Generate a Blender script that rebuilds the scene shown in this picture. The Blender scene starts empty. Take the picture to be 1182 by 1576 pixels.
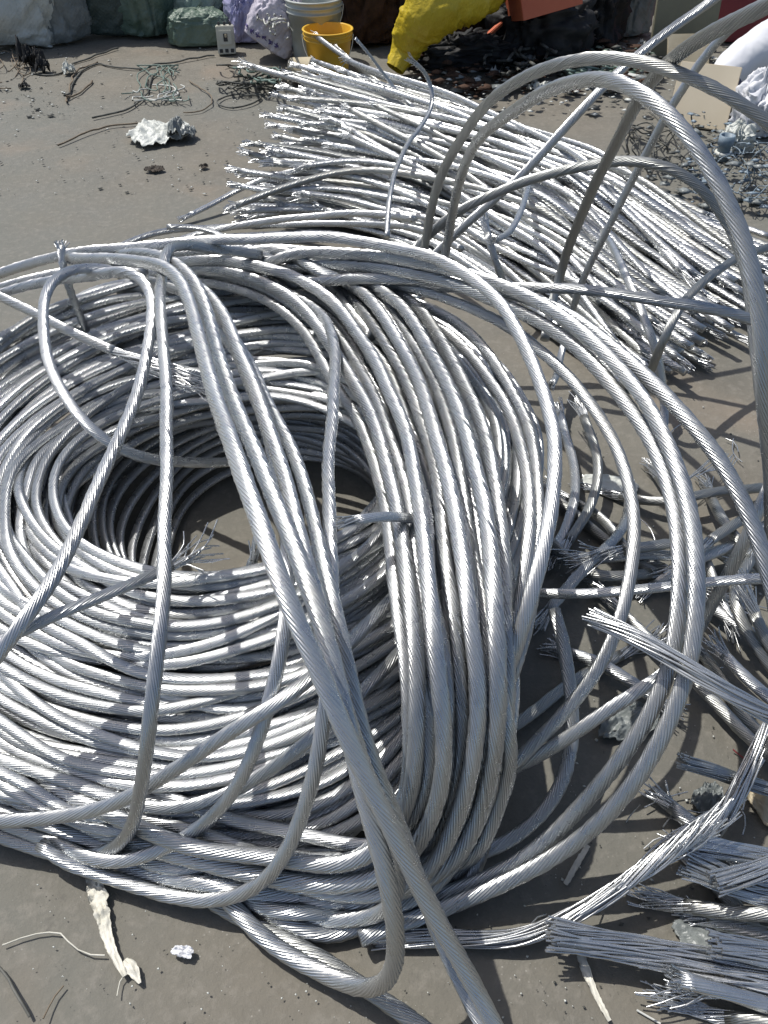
import bpy, bmesh, math, random
import numpy as np
from mathutils import Vector, noise, kdtree

random.seed(7)
rng = np.random.default_rng(7)
R = math.radians
SC = bpy.context.scene
COL = SC.collection

# ------------------------------------------------------------------ camera
CAM_H, PITCH, FPX = 1.35, R(43), 1311.0
cam_d = bpy.data.cameras.new('camera')
cam = bpy.data.objects.new('camera', cam_d)
COL.objects.link(cam)
cam.location = (0, 0, CAM_H)
cam.rotation_euler = (R(90) - PITCH, 0, 0)
cam_d.sensor_fit = 'VERTICAL'
cam_d.sensor_height = 36
cam_d.lens = 36 * FPX / 1576
cam_d.clip_start = 0.02
cam_d.clip_end = 500
SC.camera = cam

# ------------------------------------------------------------------ light
SUN_EL, SUN_AZ = R(63), R(-60)          # azimuth measured from +Y towards +X
w = bpy.data.worlds.new('World')
SC.world = w
w.use_nodes = True
nt = w.node_tree
bg = nt.nodes['Background']
sky = nt.nodes.new('ShaderNodeTexSky')
sky.sky_type = 'NISHITA'
sky.sun_disc = False
sky.sun_elevation = SUN_EL
sky.sun_rotation = SUN_AZ
sky.air_density = 1.0
sky.dust_density = 2.5
nt.links.new(sky.outputs[0], bg.inputs[0])
bg.inputs[1].default_value = 0.11
sl = bpy.data.lights.new('sun', 'SUN')
sl.energy = 4.0
sl.angle = R(0.5)
sl.color = (1.0, 0.965, 0.91)
so = bpy.data.objects.new('sun', sl)
COL.objects.link(so)
sd = Vector((math.sin(SUN_AZ) * math.cos(SUN_EL), math.cos(SUN_AZ) * math.cos(SUN_EL), math.sin(SUN_EL)))
so.rotation_euler = sd.to_track_quat('Z', 'Y').to_euler()
so.location = (0, 0, 5)
SC.view_settings.view_transform = 'Standard'
SC.view_settings.look = 'None'
SC.view_settings.exposure = 0.0
SC.view_settings.gamma = 1.0

# ------------------------------------------------------------------ helpers
CP, SP = math.cos(PITCH), math.sin(PITCH)


def W(px, py, h):
    """point seen at (px,py); h>=0: at that height, h<0: at that distance ahead"""
    u = (px - 591) / FPX
    v = -(py - 788) / FPX
    d = np.array((u, CP + v * SP, -SP + v * CP))
    t = (h - CAM_H) / d[2] if h >= 0 else (-h) / d[1]
    return np.array((0, 0, CAM_H)) + d * t


def tag(o, label=None, cat=None, group=None, kind=None):
    if label: o['label'] = label
    if cat: o['category'] = cat
    if group: o['group'] = group
    if kind: o['kind'] = kind
    return o


def link_mesh(name, me, mat, parent=None):
    if mat is not None and not me.materials:
        me.materials.append(mat)
    o = bpy.data.objects.new(name, me)
    COL.objects.link(o)
    if parent is not None:
        o.parent = parent
        o.matrix_parent_inverse = parent.matrix_world.inverted() if False else o.matrix_parent_inverse
    return o


def empty(name, loc, rz=0):
    o = bpy.data.objects.new(name, None)
    COL.objects.link(o)
    o.location = loc
    o.rotation_euler = (0, 0, rz)
    o.empty_display_size = 0.05
    return o


def mesh_np(name, V, Q, smooth=True, uv=None):
    me = bpy.data.meshes.new(name)
    V = np.asarray(V, dtype=np.float32)
    Q = np.asarray(Q, dtype=np.int32)
    me.vertices.add(len(V))
    me.vertices.foreach_set('co', V.ravel())
    n, k = Q.shape
    me.loops.add(n * k)
    me.loops.foreach_set('vertex_index', Q.ravel())
    me.polygons.add(n)
    me.polygons.foreach_set('loop_start', np.arange(n, dtype=np.int32) * k)
    me.update(calc_edges=True)
    if smooth: me.shade_smooth()
    return me


def catmull(P, closed=False, sub=12):
    P = np.asarray(P, float)
    n = len(P)
    if closed:
        Q = np.vstack([P[-1], P, P[0], P[1]])
        segs = n
    else:
        Q = np.vstack([2 * P[0] - P[1], P, 2 * P[-1] - P[-2]])
        segs = n - 1
    out = []
    for i in range(segs):
        p0, p1, p2, p3 = Q[i:i + 4]
        t0 = 0.0
        t1 = t0 + max(np.linalg.norm(p1 - p0), 1e-5) ** .5
        t2 = t1 + max(np.linalg.norm(p2 - p1), 1e-5) ** .5
        t3 = t2 + max(np.linalg.norm(p3 - p2), 1e-5) ** .5
        t = np.linspace(t1, t2, sub, endpoint=False)[:, None]
        A1 = (t1 - t) / (t1 - t0) * p0 + (t - t0) / (t1 - t0) * p1
        A2 = (t2 - t) / (t2 - t1) * p1 + (t - t1) / (t2 - t1) * p2
        A3 = (t3 - t) / (t3 - t2) * p2 + (t - t2) / (t3 - t2) * p3
        B1 = (t2 - t) / (t2 - t0) * A1 + (t - t0) / (t2 - t0) * A2
        B2 = (t3 - t) / (t3 - t1) * A2 + (t - t1) / (t3 - t1) * A3
        out.append((t2 - t) / (t2 - t1) * B1 + (t - t1) / (t2 - t1) * B2)
    out = np.vstack(out)
    if not closed: out = np.vstack([out, P[-1]])
    return out


def resample(P, step, closed=False):
    if closed: P = np.vstack([P, P[0]])
    seg = np.linalg.norm(np.diff(P, axis=0), axis=1)
    s = np.concatenate([[0], np.cumsum(seg)])
    n = max(3, int(round(s[-1] / step)))
    t = np.linspace(0, s[-1], n + 1)
    Q = np.stack([np.interp(t, s, P[:, k]) for k in range(3)], 1)
    return Q[:-1] if closed else Q


def smooth_chain(P, n, closed=False):
    for _ in range(n):
        if closed:
            P = .5 * P + .25 * (np.roll(P, 1, 0) + np.roll(P, -1, 0))
        else:
            Q = P.copy()
            Q[1:-1] = .5 * P[1:-1] + .25 * (P[:-2] + P[2:])
            P = Q
    return P


def frames(P, closed=False):
    if closed: T = np.roll(P, -1, 0) - np.roll(P, 1, 0)
    else: T = np.gradient(P, axis=0)
    T = T / np.linalg.norm(T, axis=1)[:, None]
    N = np.zeros_like(T)
    ref = np.array((0, 0, 1.0)) if abs(T[0][2]) < .8 else np.array((0, 1.0, 0))
    v = np.cross(ref, T[0]); v /= np.linalg.norm(v)
    N[0] = v
    for i in range(1, len(P)):
        v = N[i - 1] - T[i] * np.dot(N[i - 1], T[i])
        N[i] = v / np.linalg.norm(v)
    B = np.cross(T, N)
    return T, N, B


def cable_mesh(P, r, nw=18, per=4, lay=.22, closed=False, cap=True, flat=1.0):
    """stranded conductor: nw round wires laid helically round the axis"""
    T, N, B = frames(P, closed)
    seg = np.linalg.norm(np.diff(np.vstack([P, P[:1]]), axis=0), axis=1)
    s = np.concatenate([[0], np.cumsum(seg)])
    if closed:
        total = s[-1]
        # close the frame and the wires on themselves
        Tn = T[0]
        v = N[-1] - Tn * np.dot(N[-1], Tn); v /= np.linalg.norm(v)
        hol = math.atan2(np.dot(v, B[0]), np.dot(v, N[0]))
        k = 2 * math.pi / nw
        tot = -2 * math.pi * total / lay
        tot = round((tot + hol) / k) * k - hol
        ang = s[:-1] / total * tot
    else:
        s = s[:-1]
        ang = -2 * math.pi * s / lay
    m = nw * per
    a = np.arange(m) * 2 * math.pi / m
    x = ((np.arange(m) % per) / per) * 2 - 1
    rw = math.pi * r / nw * 1.0
    prof = r + rw * 1.5 * (np.sqrt(np.clip(1 - (x * .93) ** 2, 0, 1)) - 1)
    A = a[None, :] + ang[:, None]
    V = P[:, None, :] + prof[None, :, None] * (np.cos(A)[:, :, None] * N[:, None, :] + flat * np.sin(A)[:, :, None] * B[:, None, :])
    nr = len(P)
    # wires do not lie perfectly: slight swelling and loosening along the length
    sw = 1 + .025 * np.interp(np.arange(nr), np.linspace(0, nr, max(4, nr // 9)), np.random.default_rng(nr).normal(0, 1, max(4, nr // 9)))
    V = P[:, None, :] + (V - P[:, None, :]) * (sw[:, None, None] if not closed else 1)
    wj = 1 + .03 * np.random.default_rng(nr + 1).normal(0, 1, nw).repeat(per)[None, :, None]
    V = P[:, None, :] + (V - P[:, None, :]) * (wj if not closed else 1)
    V = V.reshape(-1, 3)
    i = np.arange(nr if closed else nr - 1)[:, None]
    j = np.arange(m)[None, :]
    i2 = (i + 1) % nr
    j2 = (j + 1) % m
    Q = np.stack([i * m + j, i * m + j2, i2 * m + j2, i2 * m + j], -1).reshape(-1, 4)
    if closed:
        # the last ring meets the first one an integer number of wires on
        sh = int(round((tot + hol) / (2 * math.pi / m)))
        q = Q.reshape(nr, m, 4)
        jj = np.arange(m)
        q[-1, :, 2] = (jj + 1 + sh) % m
        q[-1, :, 3] = (jj + sh) % m
        Q = q.reshape(-1, 4)
    elif cap:
        c0 = len(V)
        V = np.vstack([V, P[0], P[-1]])
        e = []
        for q in range(0, m, 2):
            e.append((c0, (q + 2) % m, (q + 1) % m, q))
            b = (nr - 1) * m
            e.append((c0 + 1, b + q, b + (q + 1) % m, b + (q + 2) % m))
        Q = np.vstack([Q, np.array(e)])
    return mesh_np('cable', V, Q)


def wires_mesh(lines, r=.0019, k=5, taper=1.0):
    Vs, Qs, off = [], [], 0
    a = np.arange(k) * 2 * math.pi / k
    for P in lines:
        P = np.asarray(P, float)
        if len(P) < 2: continue
        T, N, B = frames(P)
        rr = np.linspace(r, r * taper, len(P))[:, None, None]
        V = P[:, None, :] + rr * (np.cos(a)[None, :, None] * N[:, None, :] + np.sin(a)[None, :, None] * B[:, None, :])
        nr = len(P)
        i = np.arange(nr - 1)[:, None]; j = np.arange(k)[None, :]; j2 = (j + 1) % k
        Q = np.stack([i * k + j, i * k + j2, (i + 1) * k + j2, (i + 1) * k + j], -1).reshape(-1, 4) + off
        Vs.append(V.reshape(-1, 3)); Qs.append(Q); off += nr * k
    return mesh_np('wires', np.vstack(Vs), np.vstack(Qs))


def tuft_lines(P, T, r, L=.07, n=22, spread=1.6, jitter=.012, droop=0., flat=1.0, back=.012, seed=0, kink=0.0, ns=8):
    g = np.random.default_rng(seed + 11)
    T = np.asarray(T) / np.linalg.norm(T)
    ref = np.array((0, 0, 1.0)) if abs(T[2]) < .9 else np.array((0, 1.0, 0))
    N = np.cross(ref, T); N /= np.linalg.norm(N)
    B = np.cross(T, N)
    lines = []
    for i in range(n):
        rho = r * (.86 if i % 3 else .5) * g.uniform(.8, 1)
        a = i * 2.399 + g.uniform(-.2, .2)
        Li = L * g.uniform(.55, 1.05)
        bend = g.normal(0, 1, 2)
        ks = g.uniform(.3, .8); kd = g.normal(0, kink, 3)
        pts = []
        for j in range(ns):
            f = j / (ns - 1)
            s = -back + f * (Li + back)
            e = 1 + spread * f ** 1.6
            aa = a - s / .3 * 6.28
            p = P + T * s + rho * e * (math.cos(aa) * N + math.sin(aa) * B * flat)
            p = p + (N * bend[0] + B * bend[1] * flat) * jitter * f ** 2
            if f > ks: p = p + kd * (f - ks) * L
            p[2] -= droop * f * f
            p[2] = max(p[2], .004)
            pts.append(p)
        lines.append(pts)
    return lines


# ------------------------------------------------------------------ materials
MATS = {}


class NB:
    def __init__(s, name):
        s.m = bpy.data.materials.new(name)
        s.m.use_nodes = True
        s.t = s.m.node_tree
        s.b = s.t.nodes['Principled BSDF']
        MATS[name] = s.m

    def n(s, typ, **kw):
        nd = s.t.nodes.new(typ)
        for k, v in kw.items():
            if k in nd.inputs: nd.inputs[k].default_value = v
            else: setattr(nd, k, v)
        return nd

    def l(s, a, b): s.t.links.new(a, b)

    def noise(s, vec, scale, detail=6, rough=.55):
        nd = s.n('ShaderNodeTexNoise')
        nd.inputs['Scale'].default_value = scale
        nd.inputs['Detail'].default_value = detail
        nd.inputs['Roughness'].default_value = rough
        if vec is not None: s.l(vec, nd.inputs['Vector'])
        return nd.outputs['Fac']

    def ramp(s, fac, stops):
        nd = s.n('ShaderNodeValToRGB')
        el = nd.color_ramp.elements
        while len(el) < len(stops): el.new(.5)
        for e, (p, c) in zip(el, stops):
            e.position = p
            e.color = (*c, 1) if len(c) == 3 else c
        s.l(fac, nd.inputs[0])
        return nd.outputs[0]

    def maprange(s, v, a, b, c, d):
        nd = s.n('ShaderNodeMapRange')
        for k, x in zip((1, 2, 3, 4), (a, b, c, d)): nd.inputs[k].default_value = x
        s.l(v, nd.inputs[0])
        return nd.outputs[0]

    def mix(s, f, a, b, mode='MIX'):
        nd = s.n('ShaderNodeMix')
        nd.data_type = 'RGBA'
        nd.blend_type = mode
        for sock, x in ((nd.inputs[0], f), (nd.inputs[6], a), (nd.inputs[7], b)):
            if hasattr(x, 'links'): s.l(x, sock)
            else: sock.default_value = x if not isinstance(x, tuple) or len(x) == 4 else (*x, 1)
        return nd.outputs[2]

    def bump(s, h, strength=.3, dist=.01, prev=None):
        nd = s.n('ShaderNodeBump')
        nd.inputs['Strength'].default_value = strength
        nd.inputs['Distance'].default_value = dist
        s.l(h, nd.inputs['Height'])
        if prev is not None: s.l(prev, nd.inputs['Normal'])
        s.l(nd.outputs[0], s.b.inputs['Normal'])
        return nd.outputs[0]

    def pos(s): return s.n('ShaderNodeNewGeometry').outputs['Position']
    def obj(s): return s.n('ShaderNodeTexCoord').outputs['Object']
    def rnd(s): return s.n('ShaderNodeObjectInfo').outputs['Random']


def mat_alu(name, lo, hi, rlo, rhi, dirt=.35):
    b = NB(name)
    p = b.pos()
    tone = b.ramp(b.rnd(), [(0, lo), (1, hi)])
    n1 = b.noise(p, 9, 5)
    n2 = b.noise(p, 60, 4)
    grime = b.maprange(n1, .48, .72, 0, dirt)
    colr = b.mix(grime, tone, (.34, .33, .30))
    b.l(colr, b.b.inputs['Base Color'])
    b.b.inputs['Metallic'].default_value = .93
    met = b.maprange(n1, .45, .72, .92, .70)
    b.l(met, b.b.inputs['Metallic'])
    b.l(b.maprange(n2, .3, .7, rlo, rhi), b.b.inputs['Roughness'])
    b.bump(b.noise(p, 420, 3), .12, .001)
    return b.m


ALU = mat_alu('aluminium strand', (.42, .435, .44), (.57, .585, .59), .24, .36)
ALU_W = mat_alu('aluminium wire bright', (.54, .555, .56), (.66, .675, .68), .22, .32, .15)
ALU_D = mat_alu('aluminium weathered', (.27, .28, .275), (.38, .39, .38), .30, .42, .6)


def mat_simple(name, c1, c2, scale=8, rough=.6, bs=.25, bd=.004, bscale=40, metal=0, sss=0):
    b = NB(name)
    p = b.obj()
    b.l(b.mix(b.maprange(b.noise(p, scale, 6), .35, .65, 0, 1), c1, c2), b.b.inputs['Base Color'])
    b.b.inputs['Roughness'].default_value = rough
    b.b.inputs['Metallic'].default_value = metal
    b.bump(b.noise(p, bscale, 5), bs, bd)
    return b.m


def mat_weave(name, c1, c2, rough=.45, freq=260, translucent=0):
    b = NB(name)
    p = b.obj()
    base = b.mix(b.maprange(b.noise(p, 5, 7), .35, .68, 0, 1), c1, c2)
    sep = b.n('ShaderNodeSeparateXYZ'); b.l(p, sep.inputs[0])
    wv = []
    for k in (0, 2):
        m = b.n('ShaderNodeMath', operation='MULTIPLY'); b.l(sep.outputs[k], m.inputs[0]); m.inputs[1].default_value = freq
        m2 = b.n('ShaderNodeMath', operation='SINE'); b.l(m.outputs[0], m2.inputs[0]); wv.append(m2.outputs[0])
    mm = b.n('ShaderNodeMath', operation='MULTIPLY'); b.l(wv[0], mm.inputs[0]); b.l(wv[1], mm.inputs[1])
    b.l(base, b.b.inputs['Base Color'])
    b.b.inputs['Roughness'].default_value = rough
    nb = b.bump(b.noise(p, 22, 6), .5, .02)
    b.bump(mm.outputs[0], .25, .002, nb)
    return b.m


def loose_mesh(P, r, flat, lay, n, seed):
    """bundle of separate wires, barely twisted, opening towards its cut ends"""
    g = np.random.default_rng(seed)
    T, N, B = frames(P)
    s_ = np.concatenate([[0], np.cumsum(np.linalg.norm(np.diff(P, axis=0), axis=1))])
    lines = []
    for i in range(n):
        rho = r * (.88 if i % 3 else .5) * g.uniform(.82, 1.05)
        a = i * 2.39996 + g.uniform(-.2, .2) - s_ / lay * 6.28 + .35 * np.sin(s_ * g.uniform(8, 22) + g.uniform(0, 6))
        e = 1 + g.uniform(-.1, .5) * np.exp(-s_ / .035) + .12 * np.sin(s_ * g.uniform(15, 40) + g.uniform(0, 6))
        off = (rho * e)[:, None] * (np.cos(a)[:, None] * N + flat * np.sin(a)[:, None] * B)
        Q = P + off
        Q[:, 2] = np.maximum(Q[:, 2], .002)
        t0 = g.uniform(0, .02); t = np.linspace(t0, s_[-1], len(P) + 4)
        lines.append(np.stack([np.interp(t, s_, Q[:, k]) for k in range(3)], 1))
    return wires_mesh(lines, .0017, 6)


def mat_ground():
    b = NB('concrete yard')
    p = b.pos()
    big = b.noise(p, .9, 6)
    mid = b.noise(p, 4.2, 8, .62)
    fine = b.noise(p, 45, 8, .7)
    base = b.ramp(mid, [(.28, (.132, .121, .097)), (.5, (.163, .149, .120)), (.72, (.200, .184, .150))])
    base = b.mix(b.maprange(big, .40, .60, 0, .85), base, (.145, .148, .130))
    base = b.mix(b.maprange(b.noise(p, 1.7, 3), .58, .70, 0, .5), base, (.250, .195, .145))
    base = b.mix(b.maprange(fine, .50, .75, 0, .55), base, (.27, .25, .215))
    base = b.mix(b.maprange(b.noise(p, 13, 8, .75), .60, .70, 0, .55), base, (.085, .080, .070))
    v = b.n('ShaderNodeTexVoronoi'); v.inputs['Scale'].default_value = 90; b.l(p, v.inputs['Vector'])
    spk = b.maprange(v.outputs['Distance'], .05, .16, 1, 0)
    msk = b.n('ShaderNodeMath', operation='MULTIPLY'); b.l(spk, msk.inputs[0]); b.l(b.maprange(b.noise(p, 7, 4), .54, .62, 0, .6), msk.inputs[1])
    base = b.mix(msk.outputs[0], base, (.42, .40, .36))
    b.l(base, b.b.inputs['Base Color'])
    b.l(b.maprange(mid, .3, .7, .62, .9), b.b.inputs['Roughness'])
    nb = b.bump(mid, .35, .03)
    b.bump(fine, .5, .006, nb)
    return b.m


GROUND = mat_ground()

# ------------------------------------------------------------------ ground
def ground():
    n = 160
    xs = np.sign(np.linspace(-1, 1, n)) * np.abs(np.linspace(-1, 1, n)) ** 2.6 * 120
    ys = np.sign(np.linspace(-1, 1, n)) * np.abs(np.linspace(-1, 1, n)) ** 2.6 * 120 + 2.0
    V = []
    for y in ys:
        for x in xs:
            z = noise.noise(Vector((x * .7, y * .7, 0))) * .008 + noise.noise(Vector((x * 2.6, y * 2.6, 3))) * .003 - .006
            V.append((x, y, z))
    i = np.arange(n - 1)[:, None]; j = np.arange(n - 1)[None, :]
    Q = np.stack([i * n + j, i * n + j + 1, (i + 1) * n + j + 1, (i + 1) * n + j], -1).reshape(-1, 4)
    tag(link_mesh('ground', mesh_np('ground', V, Q), GROUND), kind='structure')


ground()
exec_parts = []

# ------------------------------------------------------------------ cables
RAD = .0108
TR = .0095
CH = []           # chains: dict(P, closed, w, ...)


def add_chain(P, closed, wgt, **kw):
    CH.append(dict(P=P, closed=closed, w=wgt, **kw))


# main coil, lying on the ground: turns of one conductor, far side riding higher
CX, CY = -.325, 1.335


def coil_point(th, a, b):
    # th=0 right, 90deg far ; a radial 0..1, b height 0..1
    s, c = math.sin(th), math.cos(th)
    near = max(0, -s); far = max(0, s)
    rin = .33 - .01 * (1 - b) + .03 * max(0, c)
    rin += .022 * near + far * (.045 * (1 - b) - .095 * b * (1 - min(1, max(0, a))))
    r = rin + (.355 - .085 * max(0, c) - .035 * near) * a
    top = .235 + .07 * far * a - .175 * near * max(a, 0) ** 1.3 + .02 * near + .05 * max(0, c)
    z = .018 + b * max(top, .0)
    return np.array((CX + r * c, CY + r * s, z))


turns = []
NC = 20
for lay_i in range(12):
    bb = 1 - lay_i / 11.8
    cols = list(range(NC)) if lay_i < 3 else [0, 1, NC - 1] if lay_i < 6 else [0, NC - 1]
    for k in cols:
        turns.append(((k + .5) / NC + random.uniform(-.02, .02), bb))
for a0, bb in turns:
    ph = [random.uniform(0, 6.28) for _ in range(5)]
    am = random.uniform(.02, .09); bm = random.uniform(.02, .06)
    ox, oy = random.gauss(0, .014), random.gauss(0, .012)
    if bb > .6 and random.random() < .4: am += .10; bm += .03
    pts = []
    for q in range(40):
        th = q / 40 * 2 * math.pi
        a = a0 + am * math.sin(th + ph[0]) + .05 * math.sin(2 * th + ph[1]) + .015 * math.sin(3 * th + ph[4])
        b = bb + bm * math.sin(th + ph[2]) + .03 * math.sin(2 * th + ph[3])
        p = coil_point(th, max(-.05, min(1.08, a)), max(0, min(1.06, b)))
        p[0] += ox; p[1] += oy
        pts.append(p)
    Pt = resample(catmull(pts, True, 6), .024, True)
    gt = np.random.default_rng(len(CH))
    Pt = Pt + smooth_chain(gt.normal(0, 1, Pt.shape), 12, True) * .010
    add_chain(Pt, True, 1.0, kind='turn', r=TR)
# lower inner turns, slumped into the eye of the coil on the left
for k in range(10):
    rr = .15 + .021 * k
    pts = []
    for q in range(36):
        th = q / 36 * 2 * math.pi
        e = .5 + .5 * math.cos(th - R(172 + 4 * k))
        r = .345 - (.345 - rr) * e ** 1.7 + .01 * math.sin(3 * th + k)
        pts.append((CX + r * math.cos(th), CY + r * math.sin(th), .012 + .017 * k + .03 * (1 - e)))
    add_chain(resample(catmull(pts, True, 6), .024, True), True, 1.0, kind='turn', r=TR)

CABLES = []


def C(label, pts, r=RAD, ends='', w=.12, mat=None, group=None, L=.03, spread=.35, lay=.22, cat='cable', n=26, kink=0.0, jit=.004, flat=1.0, wob=.0024):
    P = catmull([W(*p) for p in pts])
    P = resample(P, .024)
    P = smooth_chain(P, 4)
    g = np.random.default_rng(len(CH) + 500)
    P = P + smooth_chain(g.normal(0, 1, P.shape), 5) * wob * 2.0 + smooth_chain(g.normal(0, 1, P.shape), 30) * wob * 4.0
    add_chain(P, False, w, kind='cable', label=label, r=r, ends=ends, mat=mat, group=group, L=L, spread=spread, lay=lay, cat=cat, n=n, kink=kink, jit=jit, flat=flat)


# --- tall turns standing over the right-hand side of the coil, side by side
UP = [
    ('inmost of the tall silver cable turns arching over the right side of the coil',
     [(210, 428, .34), (290, 412, .40), (380, 425, .43), (470, 475, .43), (530, 560, .43), (575, 650, .43), (605, 760, .42), (628, 900, .40), (643, 1040, .36), (648, 1150, .29), (628, 1250, .20), (575, 1320, .14), (480, 1335, .12), (350, 1310, .11), (200, 1262, .10), (60, 1200, .10), (-80, 1130, .09)]),
    ('second tall cable turn from the coil eye, bright where it crests above the hole',
     [(200, 415, .36), (290, 400, .42), (400, 408, .45), (500, 450, .45), (570, 540, .45), (615, 650, .45), (643, 770, .44), (660, 900, .42), (675, 1020, .38), (680, 1130, .31), (664, 1250, .20), (612, 1340, .11), (520, 1362, .09), (410, 1350, .08), (270, 1308, .07), (120, 1255, .06), (-60, 1190, .06)]),
    ('third tall cable turn, passing just left of the bright flare on the coil',
     [(230, 402, .38), (320, 392, .43), (430, 396, .46), (535, 428, .46), (612, 520, .46), (662, 640, .46), (697, 760, .45), (717, 880, .43), (731, 1000, .39), (736, 1120, .31), (718, 1240, .19), (666, 1345, .10), (580, 1378, .06), (470, 1378, .045), (340, 1345, .035), (220, 1302, .03), (100, 1255, .03), (-60, 1190, .03)]),
    ('fourth tall cable turn running down beside the flare on the coil',
     [(260, 392, .40), (350, 384, .44), (460, 388, .47), (565, 418, .47), (645, 510, .47), (698, 630, .47), (737, 750, .46), (757, 880, .43), (768, 1000, .39), (768, 1120, .31), (744, 1240, .18), (690, 1350, .08), (615, 1395, .04), (510, 1400, .02), (390, 1372, .02), (270, 1332, .02), (150, 1290, .02), (0, 1245, .02), (-100, 1215, .02)]),
    ('outermost of the tall cable turns packed over the right of the coil',
     [(380, 398, .40), (490, 402, .43), (600, 440, .44), (680, 525, .44), (732, 640, .44), (764, 760, .43), (780, 880, .40), (788, 1000, .35), (778, 1120, .27), (745, 1240, .15), (695, 1340, .06), (620, 1405, .03), (520, 1430, .02), (420, 1412, .02), (330, 1360, .02), (270, 1300, .02)]),
]
for lab, pts in UP:
    C(lab, pts, w=.10, r=.0128)
# layers under them, seen in the gaps
for li, (src, dx, dy, dz) in enumerate([(0, -14, 20, -.04), (1, -20, 14, -.04), (2, -18, 12, -.04), (3, -16, 14, -.04), (4, -12, 18, -.05),
                                        (1, -8, 30, -.08), (3, -10, 34, -.08), (2, -4, 40, -.09), (4, 4, 40, -.09), (0, 8, 10, -.03), (1, 8, 12, -.04), (2, 6, 8, -.03), (1, 24, 20, -.06), (2, 22, 16, -.06), (3, 8, 12, -.045)]):
    C('silver stranded cable turn wedged beneath the tall turns on the right of the coil',
      [(x + dx + random.uniform(-6, 6), y + dy, max(z + dz, .02)) for x, y, z in [(x, y - (0 if z > .12 or x > 640 else 26 + 9 * (li % 5)), z + (0 if z > .12 or x > 640 else .02 + .01 * (li % 3))) for x, y, z in UP[src][1]]], w=.6,
      group='buried cable turns under the tall arch')
C('cable turn with a matching neighbour, curving down the outer right flank of the coil',
  [(470, 420, .40), (600, 462, .42), (700, 520, .42), (762, 600, .42), (803, 700, .41), (815, 800, .39), (808, 900, .35), (790, 1000, .30), (745, 1120, .2), (690, 1200, .1), (620, 1270, .05)], w=.2)
C('cable turn against the coil flank, directly inside the thin high arch',
  [(540, 430, .42), (670, 478, .43), (735, 525, .43), (787, 600, .42), (822, 690, .41), (834, 780, .39), (828, 880, .36), (806, 980, .31), (775, 1070, .24), (720, 1180, .12), (640, 1260, .06)], w=.2)

# --- straps crossing the open eye
C('cable strap crossing the coil from top centre down to the left edge',
  [(-120, 500, .33), (20, 440, .43), (120, 420, .49), (195, 414, .53), (234, 432, .53), (237, 500, .50), (212, 610, .46), (165, 720, .44), (105, 850, .41), (35, 965, .39), (-50, 1085, .30), (-140, 1200, .15), (-220, 1280, .05)])
C('vertical grey cable hanging straight down across the left half of the coil',
  [(420, 392, .46), (340, 380, .50), (275, 376, .54), (244, 402, .56), (251, 500, .53), (254, 650, .49), (249, 800, .46), (241, 950, .42), (226, 1100, .35), (209, 1220, .22), (186, 1312, .07), (110, 1322, .03), (-20, 1270, .03)])
C('long diagonal cable from the top of the coil to the bottom edge of the photo',
  [(110, 412, .46), (200, 402, .53), (272, 420, .57), (305, 520, .57), (328, 605, .57), (362, 715, .58), (404, 818, .57), (450, 920, .55), (502, 1035, .50), (560, 1170, .43), (612, 1290, .34), (668, 1400, .24), (716, 1490, .17), (760, 1580, .10), (830, 1720, .02)], w=.03, r=.0128)
C('cable over the coil that doubles back in a tight bend at the bottom',
  [(180, 392, .48), (245, 392, .53), (300, 432, .54), (334, 540, .53), (354, 605, .52), (393, 703, .52), (425, 780, .51), (464, 880, .50), (500, 990, .47), (530, 1110, .43), (560, 1230, .37), (592, 1340, .30), (610, 1430, .22), (610, 1495, .15), (590, 1532, .08), (540, 1520, .03), (470, 1478, .02), (390, 1415, .02), (330, 1360, .02), (300, 1300, .02)], w=.03, r=.0128)
C('third cable in the fan crossing the eye, close beside the doubled-back one',
  [(160, 402, .44), (250, 410, .50), (330, 470, .52), (388, 600, .51), (418, 690, .50), (440, 760, .50), (470, 866, .48), (505, 970, .45), (530, 1060, .41), (560, 1180, .33), (600, 1290, .22), (622, 1390, .10), (595, 1425, .04), (530, 1420, .02), (440, 1400, .02), (340, 1350, .02), (280, 1300, .02)], w=.04, r=.0122)
C('fourth cable in the fan crossing the eye, duller and lower than the others',
  [(230, 430, .40), (310, 460, .43), (375, 545, .46), (407, 608, .47), (443, 684, .47), (473, 765, .46), (500, 880, .45), (524, 990, .42), (548, 1110, .36), (596, 1240, .26), (640, 1350, .16), (672, 1440, .09), (710, 1520, .04), (750, 1610, .02)], w=.08)
C('cable dropping down the right rim of the eye and sweeping left along the bottom',
  [(400, 430, .40), (480, 470, .43), (520, 540, .44), (510, 640, .44), (506, 750, .44), (513, 860, .43), (512, 960, .40), (500, 1080, .34), (482, 1200, .26), (450, 1290, .17), (395, 1360, .08), (310, 1392, .03), (200, 1368, .03), (60, 1305, .03)], w=.08)
C('cable emerging from the eye and curling left over the front turns',
  [(330, 500, .40), (385, 600, .42), (425, 720, .42), (442, 850, .41), (440, 950, .38), (428, 1040, .34), (400, 1140, .27), (350, 1240, .17), (270, 1305, .09), (170, 1322, .05), (60, 1285, .04), (-70, 1225, .03)], w=.08)
C('slack cable bending in a hairpin over the back left of the coil',
  [(235, 425, .48), (150, 416, .50), (92, 412, .52), (66, 435, .52), (63, 500, .49), (80, 575, .46), (112, 640, .43), (160, 688, .40), (225, 708, .35), (300, 714, .28), (370, 705, .22), (450, 690, .16)], r=.0105)
C('unlaid cable slanting from the left edge, wires fanned over the coil',
  [(-60, 425, .42), (30, 470, .43), (110, 512, .43), (180, 548, .42)], r=.0105, ends='e', L=.24, spread=.9, n=36, jit=.012)
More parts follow.
